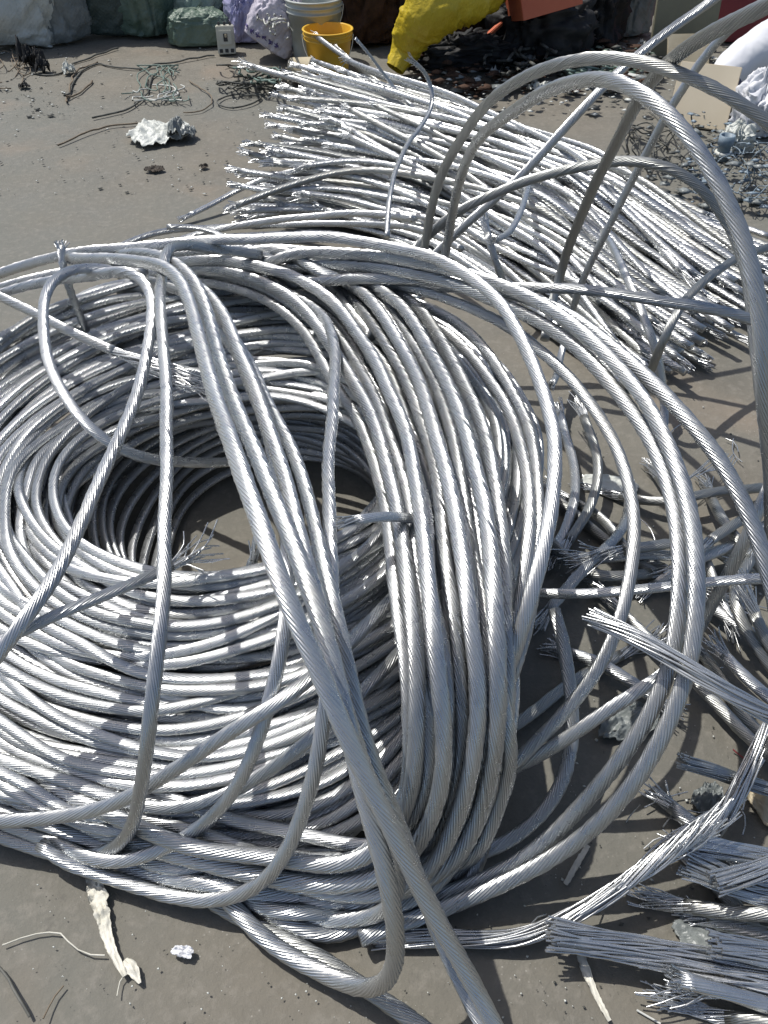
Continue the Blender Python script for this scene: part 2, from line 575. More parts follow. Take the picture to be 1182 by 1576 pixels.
C('thin cable tail crossing low at the left, wires curled at its tip in the eye',
  [(-60, 1035, .35), (40, 968, .36), (130, 928, .36), (200, 902, .35), (258, 880, .33)], r=.009, ends='e', L=.09, spread=1.6, n=20, jit=.014, kink=.25)
C('thin high arch of cable sweeping over the back and right side of the coil',
  [(-90, 455, .32), (50, 405, .42), (160, 384, .47), (280, 378, .50), (400, 370, .53), (520, 368, .55), (620, 380, .57), (700, 412, .58), (762, 462, .57), (812, 545, .55), (845, 630, .52), (856, 720, .49), (846, 830, .45), (816, 930, .40), (785, 1010, .34), (745, 1110, .24), (690, 1220, .10), (620, 1290, .04)], w=.06, r=.0118)
C('cable looped round the back of the coil just below the thin high arch',
  [(-90, 480, .32), (20, 432, .40), (110, 412, .43), (210, 396, .45), (330, 388, .46), (450, 400, .45), (520, 450, .42), (560, 530, .38)])

# --- wide loose loops to the right
C('smallest wide loose loop right of the coil, its shadow falling below it',
  [(380, 440, .38), (480, 428, .43), (590, 436, .46), (690, 458, .48), (785, 500, .48), (872, 572, .47), (938, 655, .44), (973, 750, .41), (977, 850, .37), (957, 950, .32), (915, 1040, .26), (850, 1120, .19), (780, 1180, .13), (690, 1236, .07), (560, 1285, .05)], w=.05)
C('wide loose loop of cable, inner one of the close parallel pair right of the coil',
  [(380, 420, 0.415), (480, 405, 0.465), (600, 414, 0.505), (720, 440, 0.525), (845, 498, 0.535), (938, 582, 0.525), (1005, 680, 0.495), (1040, 780, 0.465), (1050, 880, 0.425), (1045, 980, 0.375), (1008, 1090, 0.305), (940, 1200, 0.211), (848, 1294, 0.106), (755, 1348, 0.053), (650, 1380, 0.024), (500, 1390, 0.024)], w=.03, r=.0124)
C('wide loose loop of cable, outer one of the close parallel pair right of the coil',
  [(400, 405, 0.445), (500, 388, 0.495), (630, 402, 0.535), (760, 435, 0.555), (885, 500, 0.565), (975, 585, 0.545), (1038, 685, 0.525), (1072, 785, 0.485), (1082, 885, 0.445), (1076, 985, 0.395), (1042, 1098, 0.325), (972, 1212, 0.233), (875, 1308, 0.122), (770, 1368, 0.061), (680, 1390, 0.025), (540, 1425, 0.025)], w=.03, r=.0124)
C('widest loose loop, leaving the photo at the right edge below the tall arch',
  [(440, 440, 0.420), (560, 432, 0.470), (660, 430, 0.500), (760, 446, 0.530), (860, 480, 0.550), (960, 545, 0.550), (1050, 636, 0.530), (1118, 730, 0.490), (1165, 820, 0.450), (1200, 920, 0.400), (1215, 1040, 0.320), (1200, 1180, 0.192)], w=.03, r=.0124)
C('nearly straight cable running from the coil top to the right edge',
  [(560, 430, .42), (640, 440, .46), (720, 441, .49), (800, 439, .52), (900, 444, .54), (1000, 457, .55), (1100, 477, .54), (1182, 500, .52), (1290, 560, .45)], w=.03)

# --- tall arches standing up between coil and heap (negative = distance ahead)
C('highest dim cable arch above the heap, tallest hoop in the scene',
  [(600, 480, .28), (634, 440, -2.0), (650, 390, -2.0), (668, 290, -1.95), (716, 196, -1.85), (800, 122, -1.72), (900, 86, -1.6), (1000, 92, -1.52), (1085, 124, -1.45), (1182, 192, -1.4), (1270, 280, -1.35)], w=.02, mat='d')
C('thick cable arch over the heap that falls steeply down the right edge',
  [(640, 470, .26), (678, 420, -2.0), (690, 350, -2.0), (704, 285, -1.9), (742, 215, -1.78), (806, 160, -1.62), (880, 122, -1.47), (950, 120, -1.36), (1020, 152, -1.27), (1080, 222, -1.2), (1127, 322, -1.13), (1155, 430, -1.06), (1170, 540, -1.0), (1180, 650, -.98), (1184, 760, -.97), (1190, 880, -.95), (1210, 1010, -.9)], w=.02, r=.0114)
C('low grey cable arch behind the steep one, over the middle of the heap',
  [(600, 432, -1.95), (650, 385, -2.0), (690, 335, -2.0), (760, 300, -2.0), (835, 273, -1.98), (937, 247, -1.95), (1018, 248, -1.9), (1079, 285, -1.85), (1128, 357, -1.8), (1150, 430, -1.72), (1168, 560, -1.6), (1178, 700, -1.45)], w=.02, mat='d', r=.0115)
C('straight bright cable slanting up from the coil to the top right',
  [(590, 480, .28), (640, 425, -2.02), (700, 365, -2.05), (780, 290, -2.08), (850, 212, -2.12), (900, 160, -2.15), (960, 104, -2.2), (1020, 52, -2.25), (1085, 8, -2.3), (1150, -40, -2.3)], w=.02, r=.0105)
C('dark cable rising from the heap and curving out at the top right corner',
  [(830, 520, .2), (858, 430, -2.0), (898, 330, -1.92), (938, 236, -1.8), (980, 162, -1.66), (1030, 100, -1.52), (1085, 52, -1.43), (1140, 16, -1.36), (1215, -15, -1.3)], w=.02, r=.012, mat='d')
C('straight cable leaning out of the heap, its lower end touching the concrete',
  [(851, 600, .10), (868, 530, -2.0), (890, 450, -2.02), (930, 365, -2.04), (970, 288, -2.05), (1012, 200, -2.05), (1052, 130, -2.05), (1095, 70, -2.05), (1150, 20, -2.02), (1240, -20, -1.98)], w=.02, r=.0095, ends='s', L=.03)
C('slim twisted cable draped up over the left part of the heap',
  [(594, 372, .20), (597, 320, .26), (606, 270, .28), (632, 215, .28), (655, 180, .30), (666, 150, .32), (660, 118, .38), (640, 95, .45)], w=.02, r=.0085, lay=.12, ends='e', L=.05)
C('thin bare cable standing up behind the heap beside the yellow sack',
  [(640, 168, .22), (610, 140, .25), (585, 105, .33), (566, 72, .42), (558, 55, .46)], w=.02, r=.0065, lay=.1)
C('short kinked cable lying on the heap with a hooked bright tip',
  [(815, 262, .26), (808, 300, .28), (800, 330, .28), (788, 352, .27), (772, 368, .27), (764, 358, .29)], w=.02, r=.0095, ends='e', L=.03)
C('split cable standing on its cut end at the front of the heap',
  [(738, 352, .30), (752, 385, .26), (768, 420, .2), (782, 460, .12)], w=.02, r=.0105, ends='s', L=.07, spread=.8)
C('dark cable crossing the right end of the heap diagonally',
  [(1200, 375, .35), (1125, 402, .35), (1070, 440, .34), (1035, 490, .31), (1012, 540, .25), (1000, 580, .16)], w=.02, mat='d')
C('short cable draped down the front of the heap behind the wide loops',
  [(930, 360, .28), (960, 420, .3), (990, 480, .27), (1012, 545, .2), (1026, 620, .08), (1030, 690, .02)], w=.02, r=.0105)

# --- right side, middle and lower
C('cable running level across the right side through the wide loops',
  [(650, 892, .14), (740, 902, .18), (850, 911, .22), (950, 913, .24), (1050, 908, .26), (1125, 899, .28), (1210, 884, .30)], w=.02, r=.009, mat='w')
C('loosely unlaid cable end lying across the wide loops, pointing left',
  [(900, 946, .38), (960, 968, .39), (1030, 1008, .39), (1110, 1058, .38), (1200, 1112, .36), (1300, 1170, .30)], w=.02, r=.0125, ends='s', L=.05, spread=.3, lay=.9, mat='w', jit=.006)
C('short cable under the wide loops ending against the unlaid one',
  [(640, 1250, .06), (720, 1218, .08), (790, 1182, .12), (870, 1142, .18), (950, 1090, .25), (1026, 1032, .31)], w=.02, r=.011, ends='e', L=.02)
C('bent cable standing on the concrete between coil and wide loops',
  [(835, 925, .22), (862, 985, .20), (884, 1060, .16), (890, 1140, .12), (868, 1210, .08), (820, 1270, .04), (760, 1305, .02), (690, 1320, .02)], w=.02, r=.0115)
C('cable leaning down from the right edge behind the widest loop',
  [(1225, 640, .45), (1190, 730, .38), (1150, 825, .28), (1115, 900, .18), (1088, 960, .08), (1070, 1010, .02)], w=.02, r=.0115)
C('short cable stub with wires sprung loose, standing at the right edge',
  [(1210, 1060, .16), (1170, 1150, .14), (1130, 1240, .08), (1096, 1296, .04)], w=.02, r=.014, ends='e', L=.04, lay=.8, mat='w')
C('cut cable lying on the concrete, its blunt end touching the outer wide loop',
  [(1034, 1165, .10), (1090, 1182, .09), (1150, 1202, .08), (1220, 1230, .07)], w=.02, r=.0115, ends='s', L=.015, lay=.8)
C('long cable along the bottom bending up to the right, wires opening along it',
  [(560, 1448, .02), (640, 1440, .02), (740, 1452, .02), (830, 1440, .03), (905, 1408, .05), (965, 1365, .08)], w=.02, r=.013, ends='e', L=.20, spread=.7, lay=1.0, n=44, jit=.006)
C('opened cable running from bottom centre to the right edge, bright flattened wires',
  [(850, 1438, .05), (920, 1446, .05), (1000, 1462, .05), (1090, 1482, .05), (1210, 1500, .05)], w=.02, r=.023, flat=.5, ends='s', L=.07, spread=.25, lay=2.0, mat='w', n=34)
C('upper bundle of straightened wires with square cut end at the lower right',
  [(1068, 1306, .09), (1120, 1310, .09), (1200, 1318, .09), (1300, 1330, .08)], w=.02, r=.017, flat=.6, ends='s', L=.02, lay=2.5, mat='w', spread=.1, n=34)
C('wide flattened bundle of straightened wires below the square cut one',
  [(1052, 1352, .08), (1110, 1366, .08), (1200, 1380, .08), (1300, 1390, .07)], w=.02, r=.024, flat=.5, ends='s', L=.03, lay=2.5, mat='w', spread=.15, n=40)
C('loose cable stub between the two straightened bundles at the right edge',
  [(1105, 1345, .12), (1150, 1342, .12), (1220, 1335, .12)], w=.02, r=.016, flat=.5, ends='s', L=.05, lay=1.2, mat='w')
C('cut cable lying flat near the bottom right above a short bright stub',
  [(1092, 1448, .09), (1150, 1456, .09), (1230, 1466, .09)], w=.02, r=.018, flat=.5, ends='s', L=.02, lay=1.6, mat='w')
C('short bright cable stub pointing left at the bottom right corner',
  [(1050, 1520, .06), (1100, 1528, .06), (1170, 1540, .05), (1260, 1560, .04)], w=.02, r=.011, ends='s', L=.02, lay=.6, mat='w')
C('cable lying on the concrete in front of the coil, running off the bottom edge',
  [(200, 1280, .02), (280, 1340, .02), (335, 1382, .02), (400, 1418, .02), (480, 1462, .02), (560, 1512, .02), (650, 1572, .02), (760, 1650, .02)], w=.02, mat='d', r=.012)
C('cable trailing out from under the front of the coil towards the bottom',
  [(100, 1300, .03), (200, 1332, .02), (290, 1345, .02), (370, 1368, .03), (470, 1385, .03), (570, 1375, .03)], w=.05, r=.012)
C('straight cable over the front turns, angled from lower left up to the straps',
  [(-70, 1262, .07), (60, 1262, .10), (140, 1250, .14), (220, 1215, .19), (300, 1160, .25), (380, 1110, .30), (470, 1050, .33), (560, 970, .32), (660, 860, .30), (720, 760, .28)], w=.2)
C('cable slanting across the front left turns down to the right',
  [(-60, 1150, .12), (30, 1180, .12), (110, 1215, .11), (200, 1240, .10), (300, 1240, .12), (420, 1180, .18), (520, 1100, .26), (610, 1000, .27), (700, 880, .26)], w=.2)
C('frayed cable end curling over the left edge of the tall turns',
  [(740, 815, .30), (680, 800, .36), (625, 790, .43), (590, 788, .46), (560, 790, .46), (530, 802, .45)], r=.008, lay=.5, ends='e', L=.03, mat='w', w=.02)
C('twisted cable end poking up above the back left of the coil',
  [(150, 540, .22), (122, 480, .34), (104, 430, .44), (98, 400, .48), (97, 380, .49)], r=.0095, lay=.1, ends='e', L=.012, w=.02)
C('little bunch of wires standing upright in the eye of the coil',
  [(392, 905, .20), (391, 885, .235), (391, 868, .26)], r=.0085, lay=2, ends='e', L=.06, spread=.8, mat='w', w=.02, n=12)
for q, (dx, dy, dz) in enumerate([(0, 0, 0), (-10, 18, .0), (14, 34, -.01), (-4, 52, -.02), (8, -20, .02)]):
    C(['cable sweeping across the front of the coil and up under the diagonal cables', 'front cable tucked just below the first one sweeping up under the diagonals',
       'third cable of the front sweep, low beneath the tall turns', 'lowest cable of the front sweep, nearly on the concrete', 'uppermost cable of the front sweep, resting against the coil turns'][q],
      [(-70 + dx, 1160 + dy, .07), (100 + dx, 1222 + dy, .07 + dz), (260 + dx, 1272 + dy, .06 + dz), (400 + dx, 1280 + dy, .06 + dz), (520 + dx, 1245 + dy, .07 + dz), (610 + dx, 1170 + dy, .10 + dz), (670 + dx, 1080 + dy, .14 + dz), (720, 980 + dy, .18)], w=.3)
# cables lying behind the coil
C('long cable on the concrete behind the coil, leading right into the heap',
  [(150, 388, .03), (240, 362, .03), (330, 352, .03), (430, 345, .05), (540, 344, .10), (640, 352, .16), (720, 385, .18)], w=.02)
C('brightest of the cables stretched flat behind the coil, ending in a bare tip',
  [(238, 374, .05), (320, 358, .06), (400, 344, .10), (480, 334, .14), (560, 330, .18), (650, 340, .2)], w=.02, r=.0115)
C('short cable piece lying askew on the cables behind the coil',
  [(250, 345, .12), (300, 346, .12), (340, 360, .10), (376, 380, .08)], w=.02, r=.009)
C('slim cable fanning down left from the heap with frayed tip on bare concrete',
  [(520, 255, .16), (460, 260, .14), (400, 275, .09), (345, 305, .04), (300, 334, .02)], w=.02, r=.0095, ends='e', L=.05, mat='w')

# the cable tangle on the ground right of the coil
tangle = [
    [(850, 640, .02), (880, 700, .02), (885, 770, .03), (860, 840, .02), (800, 880, .02)],
    [(900, 640, .1), (925, 720, .08), (905, 790, .04), (870, 830, .02)],
    [(960, 760, .02), (1030, 780, .05), (1110, 760, .05), (1200, 740, .03)],
    [(900, 860, .03), (980, 850, .06), (1060, 860, .05), (1190, 840, .02)],
    [(1080, 740, .05), (1120, 820, .08), (1200, 900, .04)],
    [(950, 940, .03), (1000, 990, .04), (1100, 1080, .03), (1190, 1180, .02)],
    [(1090, 940, .04), (1140, 960, .06), (1210, 1000, .03)],
    [(1080, 1000, .02), (1120, 1040, .03), (1140, 1120, .02), (1190, 1160, .03)],
    [(760, 700, .03), (850, 760, .03), (930, 830, .02), (1020, 880, .03)],
    [(870, 1010, .02), (940, 1030, .03), (1010, 1080, .02)],
    [(1150, 850, .06), (1130, 940, .08), (1200, 1030, .03)],
    [(700, 1150, .03), (780, 1130, .03), (860, 1060, .02), (960, 1000, .03)],
    [(1110, 1400, .02), (1150, 1420, .03), (1210, 1430, .03)],
    [(1060, 1390, .03), (1130, 1410, .05), (1200, 1400, .08)],
    [(1120, 1560, .02), (1160, 1550, .03), (1220, 1590, .03)],
    [(1040, 1230, .02), (1070, 1260, .03), (1100, 1290, .03)],
    [(840, 850, .02), (880, 880, .04), (930, 890, .05), (990, 870, .04)],
    [(880, 760, .02), (940, 800, .03), (980, 870, .03), (1080, 900, .03)],
    [(1000, 900, .02), (1060, 870, .06), (1120, 840, .07), (1200, 800, .05)],
    [(1010, 740, .03), (1060, 800, .05), (1090, 860, .06), (1110, 930, .03)],
    [(1090, 830, .10), (1140, 800, .10), (1210, 780, .08)],
    [(1110, 1010, .05), (1150, 1050, .05), (1210, 1080, .05)],
    [(1160, 940, .08), (1180, 1000, .06), (1230, 1050, .03)],
    [(960, 850, .08), (1010, 840, .09), (1060, 830, .08), (1120, 850, .05)],
    [(850, 930, .03), (900, 880, .05), (950, 830, .05), (970, 770, .02)],
    [(1100, 1350, .02), (1140, 1400, .02), (1180, 1450, .02)],
    [(1130, 1500, .05), (1160, 1515, .05), (1220, 1530, .03)],
]
for i, p in enumerate(tangle):
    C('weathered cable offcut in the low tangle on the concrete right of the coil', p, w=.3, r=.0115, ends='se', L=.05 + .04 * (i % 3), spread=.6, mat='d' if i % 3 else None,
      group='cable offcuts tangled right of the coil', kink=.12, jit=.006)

# ------------------------------------------------------------------ settle the chains so that turns do not pass through each other
def settle(iters=22):
    n = sum(len(c['P']) for c in CH)
    own = np.concatenate([np.full(len(c['P']), i) for i, c in enumerate(CH)])
    rad = np.concatenate([np.full(len(c['P']), c.get('r', RAD)) for c in CH])
    wg = np.concatenate([np.full(len(c['P']), c['w']) for c in CH])
    off = np.cumsum([0] + [len(c['P']) for c in CH])
    P = np.vstack([c['P'] for c in CH])
    for it in range(iters):
        kd = kdtree.KDTree(n)
        for i in range(n): kd.insert(P[i], i)
        kd.balance()
        ia, ib = [], []
        for i in range(n):
            for co, j, d in kd.find_range(P[i], .027):
                if j > i and own[j] != own[i]: ia.append(i); ib.append(j)
        ia = np.array(ia); ib = np.array(ib)
        d = P[ib] - P[ia]
        L = np.linalg.norm(d, axis=1) + 1e-6
        need = rad[ia] + rad[ib]
        pen = np.clip(need - L, 0, None)
        dirv = d / L[:, None]
        dirv[:, 2] = np.where(np.abs(dirv[:, 2]) < .15, dirv[:, 2] * 1.5, dirv[:, 2])
        wa, wb = wg[ia], wg[ib]
        f = pen / (wa + wb) * .8
        D = np.zeros_like(P); cnt = np.zeros(n)
        np.add.at(D, ia, -dirv * (f * wa)[:, None]); np.add.at(D, ib, dirv * (f * wb)[:, None])
        np.add.at(cnt, ia, pen > 0); np.add.at(cnt, ib, pen > 0)
        D /= np.maximum(1, cnt)[:, None] ** .6
        for k, c in enumerate(CH):
            sl_ = slice(off[k], off[k + 1])
            dd = smooth_chain(D[sl_], 4, c['closed']) * 1.5
            q = P[sl_] + dd
            if it % 4 == 3: q = smooth_chain(q, 1, c['closed'])
            q[:, 2] = np.maximum(q[:, 2], c.get('r', RAD) * .95)
            P[sl_] = q
    for k, c in enumerate(CH):
        q = P[off[k]:off[k + 1]]
        q = smooth_chain(q, 2, c['closed'])
        q[:, 2] = np.maximum(q[:, 2], c.get('r', RAD) * .95)
        c['P'] = q


settle()

# ------------------------------------------------------------------ build the chains
coil = tag(empty('cable_coil', (CX, CY, 0)), 'big heaped coil of silver stranded cable on the concrete, open eye in its middle', 'cable coil')
MM = {'d': ALU_D, 'w': ALU_W, None: ALU}
for ci, c in enumerate(CH):
    step = .018
    P = resample(catmull(c['P'], c['closed'], 4), step, c['closed'])
    base = P[0].copy() if not c['closed'] else np.array((CX, CY, 0))
    if c['kind'] == 'turn':
        me = cable_mesh(P - base, TR, closed=True, lay=.19)
        o = link_mesh('turn', me, ALU, coil)
        continue
    k = np.argmin(P[:, 2]); base = np.array((P[k][0], P[k][1], 0))
    loose = c['lay'] >= .8
    me = loose_mesh(P - base, c['r'], c['flat'], c['lay'], 52 if c['r'] > .015 else 36, ci) if loose else cable_mesh(P - base, c['r'], lay=c['lay'], flat=c['flat'])
    m = MM[c['mat']]
    o = link_mesh('aluminium_cable', me, m)
    o.location = base
    tag(o, c['label'], c['cat'], c['group'])
    for e in c['ends']:
        if loose and e == 's': continue
        if e == 's': p, t = P[0] - base, P[0] - P[2]
        else: p, t = P[-1] - base, P[-1] - P[-3]
        L_ = tuft_lines(p, t, c['r'], c['L'], c['n'], c['spread'], flat=c['flat'], seed=ci, kink=c['kink'], jitter=c['jit'])
        link_mesh('frayed_end', wires_mesh(L_, .00125, 6), ALU_W, o)

# ------------------------------------------------------------------ heap of cut lengths
NEAR = [(362, 345), (520, 342), (640, 378), (760, 445), (880, 520), (1010, 612)]
FAR = [(500, 108), (590, 146), (700, 172), (850, 222), (1010, 282), (1300, 385)]
NEARW = np.array([W(x, y, .05) for x, y in NEAR])
FARW = np.array([W(x, y, .08) for x, y in FAR])
hr = random.Random(31)
heap_n = 0
HL = {0: 'cut length of stranded aluminium cable lying low in the big heap behind the coil',
      1: 'cut length of bright stranded cable on top of the big heap behind the coil'}


def heap_cable(u0, du, s0, s1, z, seed, rr=.0115, bow=0.0, label=None, group='cut cable lengths heaped behind the coil', lift=0., Lf=.05):
    pts = []
    g = np.random.default_rng(seed)
    ph = g.uniform(0, 6.28)
    K = 9
    for q in range(K):
        f = q / (K - 1)
        s = s0 + (s1 - s0) * f
        x = s * (len(NEAR) - 1)
        i = min(int(max(x, 0)), len(NEAR) - 2); t = x - i
        # smooth interpolation of both boundary curves
        a = NEARW[i] * (1 - t) + NEARW[i + 1] * t
        b = FARW[i] * (1 - t) + FARW[i + 1] * t
        u = u0 + du * (f - .5) + .016 * math.sin(f * 6 + ph) + .008 * math.sin(f * 13 + ph * 3)
        p = a * (1 - u) + b * u
        dome = 1 - abs(2 * min(max(u, 0), 1) - 1) ** 2.2
        p[2] = .017 + z * (.35 + .65 * dome) * (1 - .55 * max(0, f - .75) / .25) + .012 * math.sin(f * 5 + ph * 2)
        p[2] += lift * (1 - f) ** 3
        p[2] = max(p[2], .016)
        pts.append(p)
    P = smooth_chain(resample(catmull(pts), .034), 6)
    base = np.array((P[len(P) // 2][0], P[len(P) // 2][1], 0))
    me = cable_mesh(P - base, rr, nw=14, per=3, lay=.2)
    o = link_mesh('cut_cable', me, (ALU, ALU, ALU_D, ALU_W)[seed % 4])
    o.location = base
    tag(o, label or HL[1 if z > .12 else 0], 'cable', group)
    for e in (0, 1):
        if e == 0: p, t = P[0] - base, P[0] - P[2]
        else: p, t = P[-1] - base, P[-1] - P[-3]
        if e == 1 and seed % 2: continue
        L_ = tuft_lines(p, t, rr, Lf * g.uniform(.5, 1.3), 18, g.uniform(.0, .5), seed=seed, kink=.15 if seed % 4 == 0 else .0, jitter=.003, ns=6)
        link_mesh('frayed_end', wires_mesh(L_, .0014, 5), ALU_W, o)
    return o


for layer, (cnt, z) in enumerate([(48, .0), (46, .05), (44, .10), (40, .15), (32, .19), (18, .225)]):
    for i in range(cnt):
        u0 = (i + .5) / cnt
        m = .0 + layer * .028
        u0 = m + u0 * (1 - 2 * m) + hr.uniform(-.01, .01)
        s0 = hr.uniform(-.04, .17) if layer < 4 else hr.uniform(.0, .28)
        s1 = hr.uniform(.78, 1.0)
        heap_cable(u0, hr.uniform(-.09, .09) * (1 + .3 * layer), s0, s1, z, layer * 100 + i, lift=hr.choice([0, 0, .02, .05]))
for i, (u0, du, s0, s1, z, lf, lab) in enumerate([
    (.86, -.35, -.03, .8, .22, .10, 'cut cable sticking up and out of the heap toward the yellow bucket'),
    (.93, -.25, .05, .75, .20, .06, 'cut cable with a thick splayed end raised near the yellow bucket'),
    (.55, .0, -.10, .8, .23, .03, 'cut cable reaching farthest left out of the heap, with a bright ragged tip'),
    (.18, .3, .0, .9, .24, .0, 'cut cable crossing the top of the heap from near left to far right'),
    (.70, -.5, .1, .9, .25, .04, 'cut cable lying obliquely over the others at the centre of the heap')]):
    heap_cable(u0, du, s0, s1, z, 900 + i * 2, rr=.013, label=lab, group=None, lift=lf, Lf=.09)

# ------------------------------------------------------------------ sacks, buckets and junk at the back of the yard
M_WHITE = mat_weave('woven white plastic', (.50, .52, .48), (.62, .64, .60))
M_GREEN = mat_weave('woven green plastic', (.085, .135, .10), (.16, .21, .165))
M_GREEN2 = mat_weave('pale green plastic', (.22, .29, .24), (.34, .40, .34))
M_DGREEN = mat_weave('dark green plastic', (.03, .05, .045), (.07, .095, .085))
M_GREY = mat_weave('grey film', (.16, .18, .18), (.27, .29, .28), .35)
M_LILAC = mat_weave('lilac white plastic', (.46, .43, .50), (.60, .57, .62))
M_LILAC2 = mat_weave('lilac film', (.30, .30, .50), (.45, .44, .62), .35)
M_NAVY = mat_simple('dark blue cloth', (.02, .025, .06), (.04, .05, .10), 6, .8)
M_YEL = mat_simple('yellow plastic film', (.50, .37, .02), (.64, .50, .04), 5, .34, .6, .02, 24)
M_BROWN = mat_simple('rusty brown scrap', (.035, .018, .010), (.09, .045, .025), 14, .85, .6, .02, 30)
M_BLACK = mat_simple('black rubber', (.008, .009, .010), (.022, .022, .022), 12, .7, .5, .01, 30)
M_ORANGE = mat_simple('orange painted steel', (.50, .12, .055), (.58, .16, .075), 4, .5, .15, .003)
M_RED = mat_simple('faded red paint', (.20, .028, .038), (.28, .045, .05), 3, .55, .15, .003)
M_OLIVE = mat_simple('olive board', (.15, .145, .10), (.20, .195, .135), 3, .8)
M_CREAM = mat_simple('cream board', (.60, .52, .38), (.66, .58, .44), 4, .75, .15, .002)
M_WPL = mat_simple('white plastic', (.55, .57, .53), (.66, .67, .62), 7, .42, .1, .002)
M_GPL = mat_simple('grey white bucket plastic', (.36, .39, .37), (.48, .50, .46), 6, .4, .1, .002)
M_YB = mat_simple('yellow bucket plastic', (.66, .38, .035), (.74, .48, .06), 6, .4, .1, .002)
M_TAN = mat_simple('tan plastic', (.42, .36, .24), (.52, .46, .33), 8, .6)
M_FOAM = mat_simple('white foam', (.66, .67, .70), (.76, .77, .79), 5, .7, .2, .004, 60)
M_STRAP = mat_simple('bleached plastic strip', (.48, .47, .40), (.70, .68, .60), 20, .55, .4, .003, 80)
M_DARKW = mat_simple('dirty black wire', (.045, .048, .042), (.13, .13, .115), 25, .65)
M_GRNW = mat_simple('green string', (.11, .17, .145), (.20, .27, .235), 25, .6)
M_PALEW = mat_simple('pale string', (.45, .47, .44), (.62, .62, .58), 25, .55)
M_TWIG = mat_simple('dry twig', (.13, .10, .07), (.22, .18, .13), 30, .85)
M_INK = mat_simple('violet print', (.10, .08, .22), (.13, .10, .26), 30, .6)
M_DARK = mat_simple('dark grey plastic', (.03, .03, .03), (.05, .05, .05), 12, .5)
M_BREAK = mat_simple('beige moulded plastic', (.50, .50, .42), (.58, .57, .50), 9, .5)
M_LEAF = mat_simple('dry leaf', (.035, .03, .025), (.07, .055, .04), 20, .8)
M_TEAL = mat_simple('grey blue plastic', (.16, .22, .27), (.26, .32, .37), 12, .5)


def fbm(v, o=4):
    return noise.fractal(v, 1.0, 2.0, o)


def sack(name, label, cat, px, py, dim, mat, rz=0, tilt=(0, 0), seed=0, fold=.10, neck=True, zoff=0.0, power=.62, group=None, y=None):
    """slumped sack: superellipsoid with flattened foot, deep creases and a gathered neck"""
    n, m = 110, 70
    V = []
    for j in range(m + 1):
        ph = -math.pi / 2 + math.pi * j / m
        for i in range(n):
            th = 2 * math.pi * i / n
            cz, sz = math.cos(ph), math.sin(ph)
            f = lambda c: math.copysign(abs(c) ** power, c)
            x, y_, z = f(cz) * f(math.cos(th)), f(cz) * f(math.sin(th)), f(sz)
            q = Vector((x, y_, z)) * 1.3 + Vector((seed * 3.7, seed * 1.3, 0))
            q2 = Vector((x * 2.0 + seed * 3.1, y_ * 2.0, z * .75 + seed))
            q3 = Vector((x * 1.2 + z * 1.4 + seed, y_ * 1.2, z * 2.0 - x + seed * 2.3))
            k = 1 + fold * .9 * fbm(q, 2)
            rg = 1 - min(1, abs(fbm(q2, 3)) * 3.2)
            k -= fold * .75 * rg ** 2.5
            rg = 1 - min(1, abs(fbm(q3, 3)) * 3.6)
            k += fold * .55 * rg ** 3
            k += fold * .30 * math.sin(th * 15 + 6 * fbm(q, 2)) * max(0, z) ** .7
            k += fold * .10 * fbm(q2 * 4, 3)
            if neck and z > .72:
                t = (z - .72) / .28
                x *= 1 - .55 * t; y_ *= 1 - .55 * t
                z += .25 * t * (1 + .3 * math.sin(th * 5 + seed))
            if z < -.6: z = -.6 - (abs(z) - .6) * .25
            V.append((x * k * dim[0] / 2, y_ * k * dim[1] / 2, (z * (k if z > 0 else 1) + .68) * dim[2] / 1.7))
    V = np.array(V)
    tx, ty = tilt
    mx = np.array([[1, 0, 0], [0, math.cos(tx), -math.sin(tx)], [0, math.sin(tx), math.cos(tx)]])
    my = np.array([[math.cos(ty), 0, math.sin(ty)], [0, 1, 0], [-math.sin(ty), 0, math.cos(ty)]])
    V = V @ mx.T @ my.T
    V[:, 2] -= V[:, 2].min()
    i = np.arange(m)[:, None]; j = np.arange(n)[None, :]; j2 = (j + 1) % n
    Q = np.stack([i * n + j, i * n + j2, (i + 1) * n + j2, (i + 1) * n + j], -1).reshape(-1, 4)
    o = link_mesh(name, mesh_np(name, V, Q), mat)
    p = W(px, py, 0)
    o.location = (p[0], p[1] if y is None else y, zoff)
    o.rotation_euler = (0, 0, rz)
    tag(o, label, cat, group)
    return o


def lathe(name, prof, mat, parent=None, n=56):
    V = [(r * math.cos(2 * math.pi * i / n), r * math.sin(2 * math.pi * i / n), z) for r, z in prof for i in range(n)]
    k = len(prof)
    i = np.arange(k - 1)[:, None]; j = np.arange(n)[None, :]; j2 = (j + 1) % n
    Q = np.stack([i * n + j, i * n + j2, (i + 1) * n + j2, (i + 1) * n + j], -1).reshape(-1, 4)
    return link_mesh(name, mesh_np(name, V, Q), mat, parent)


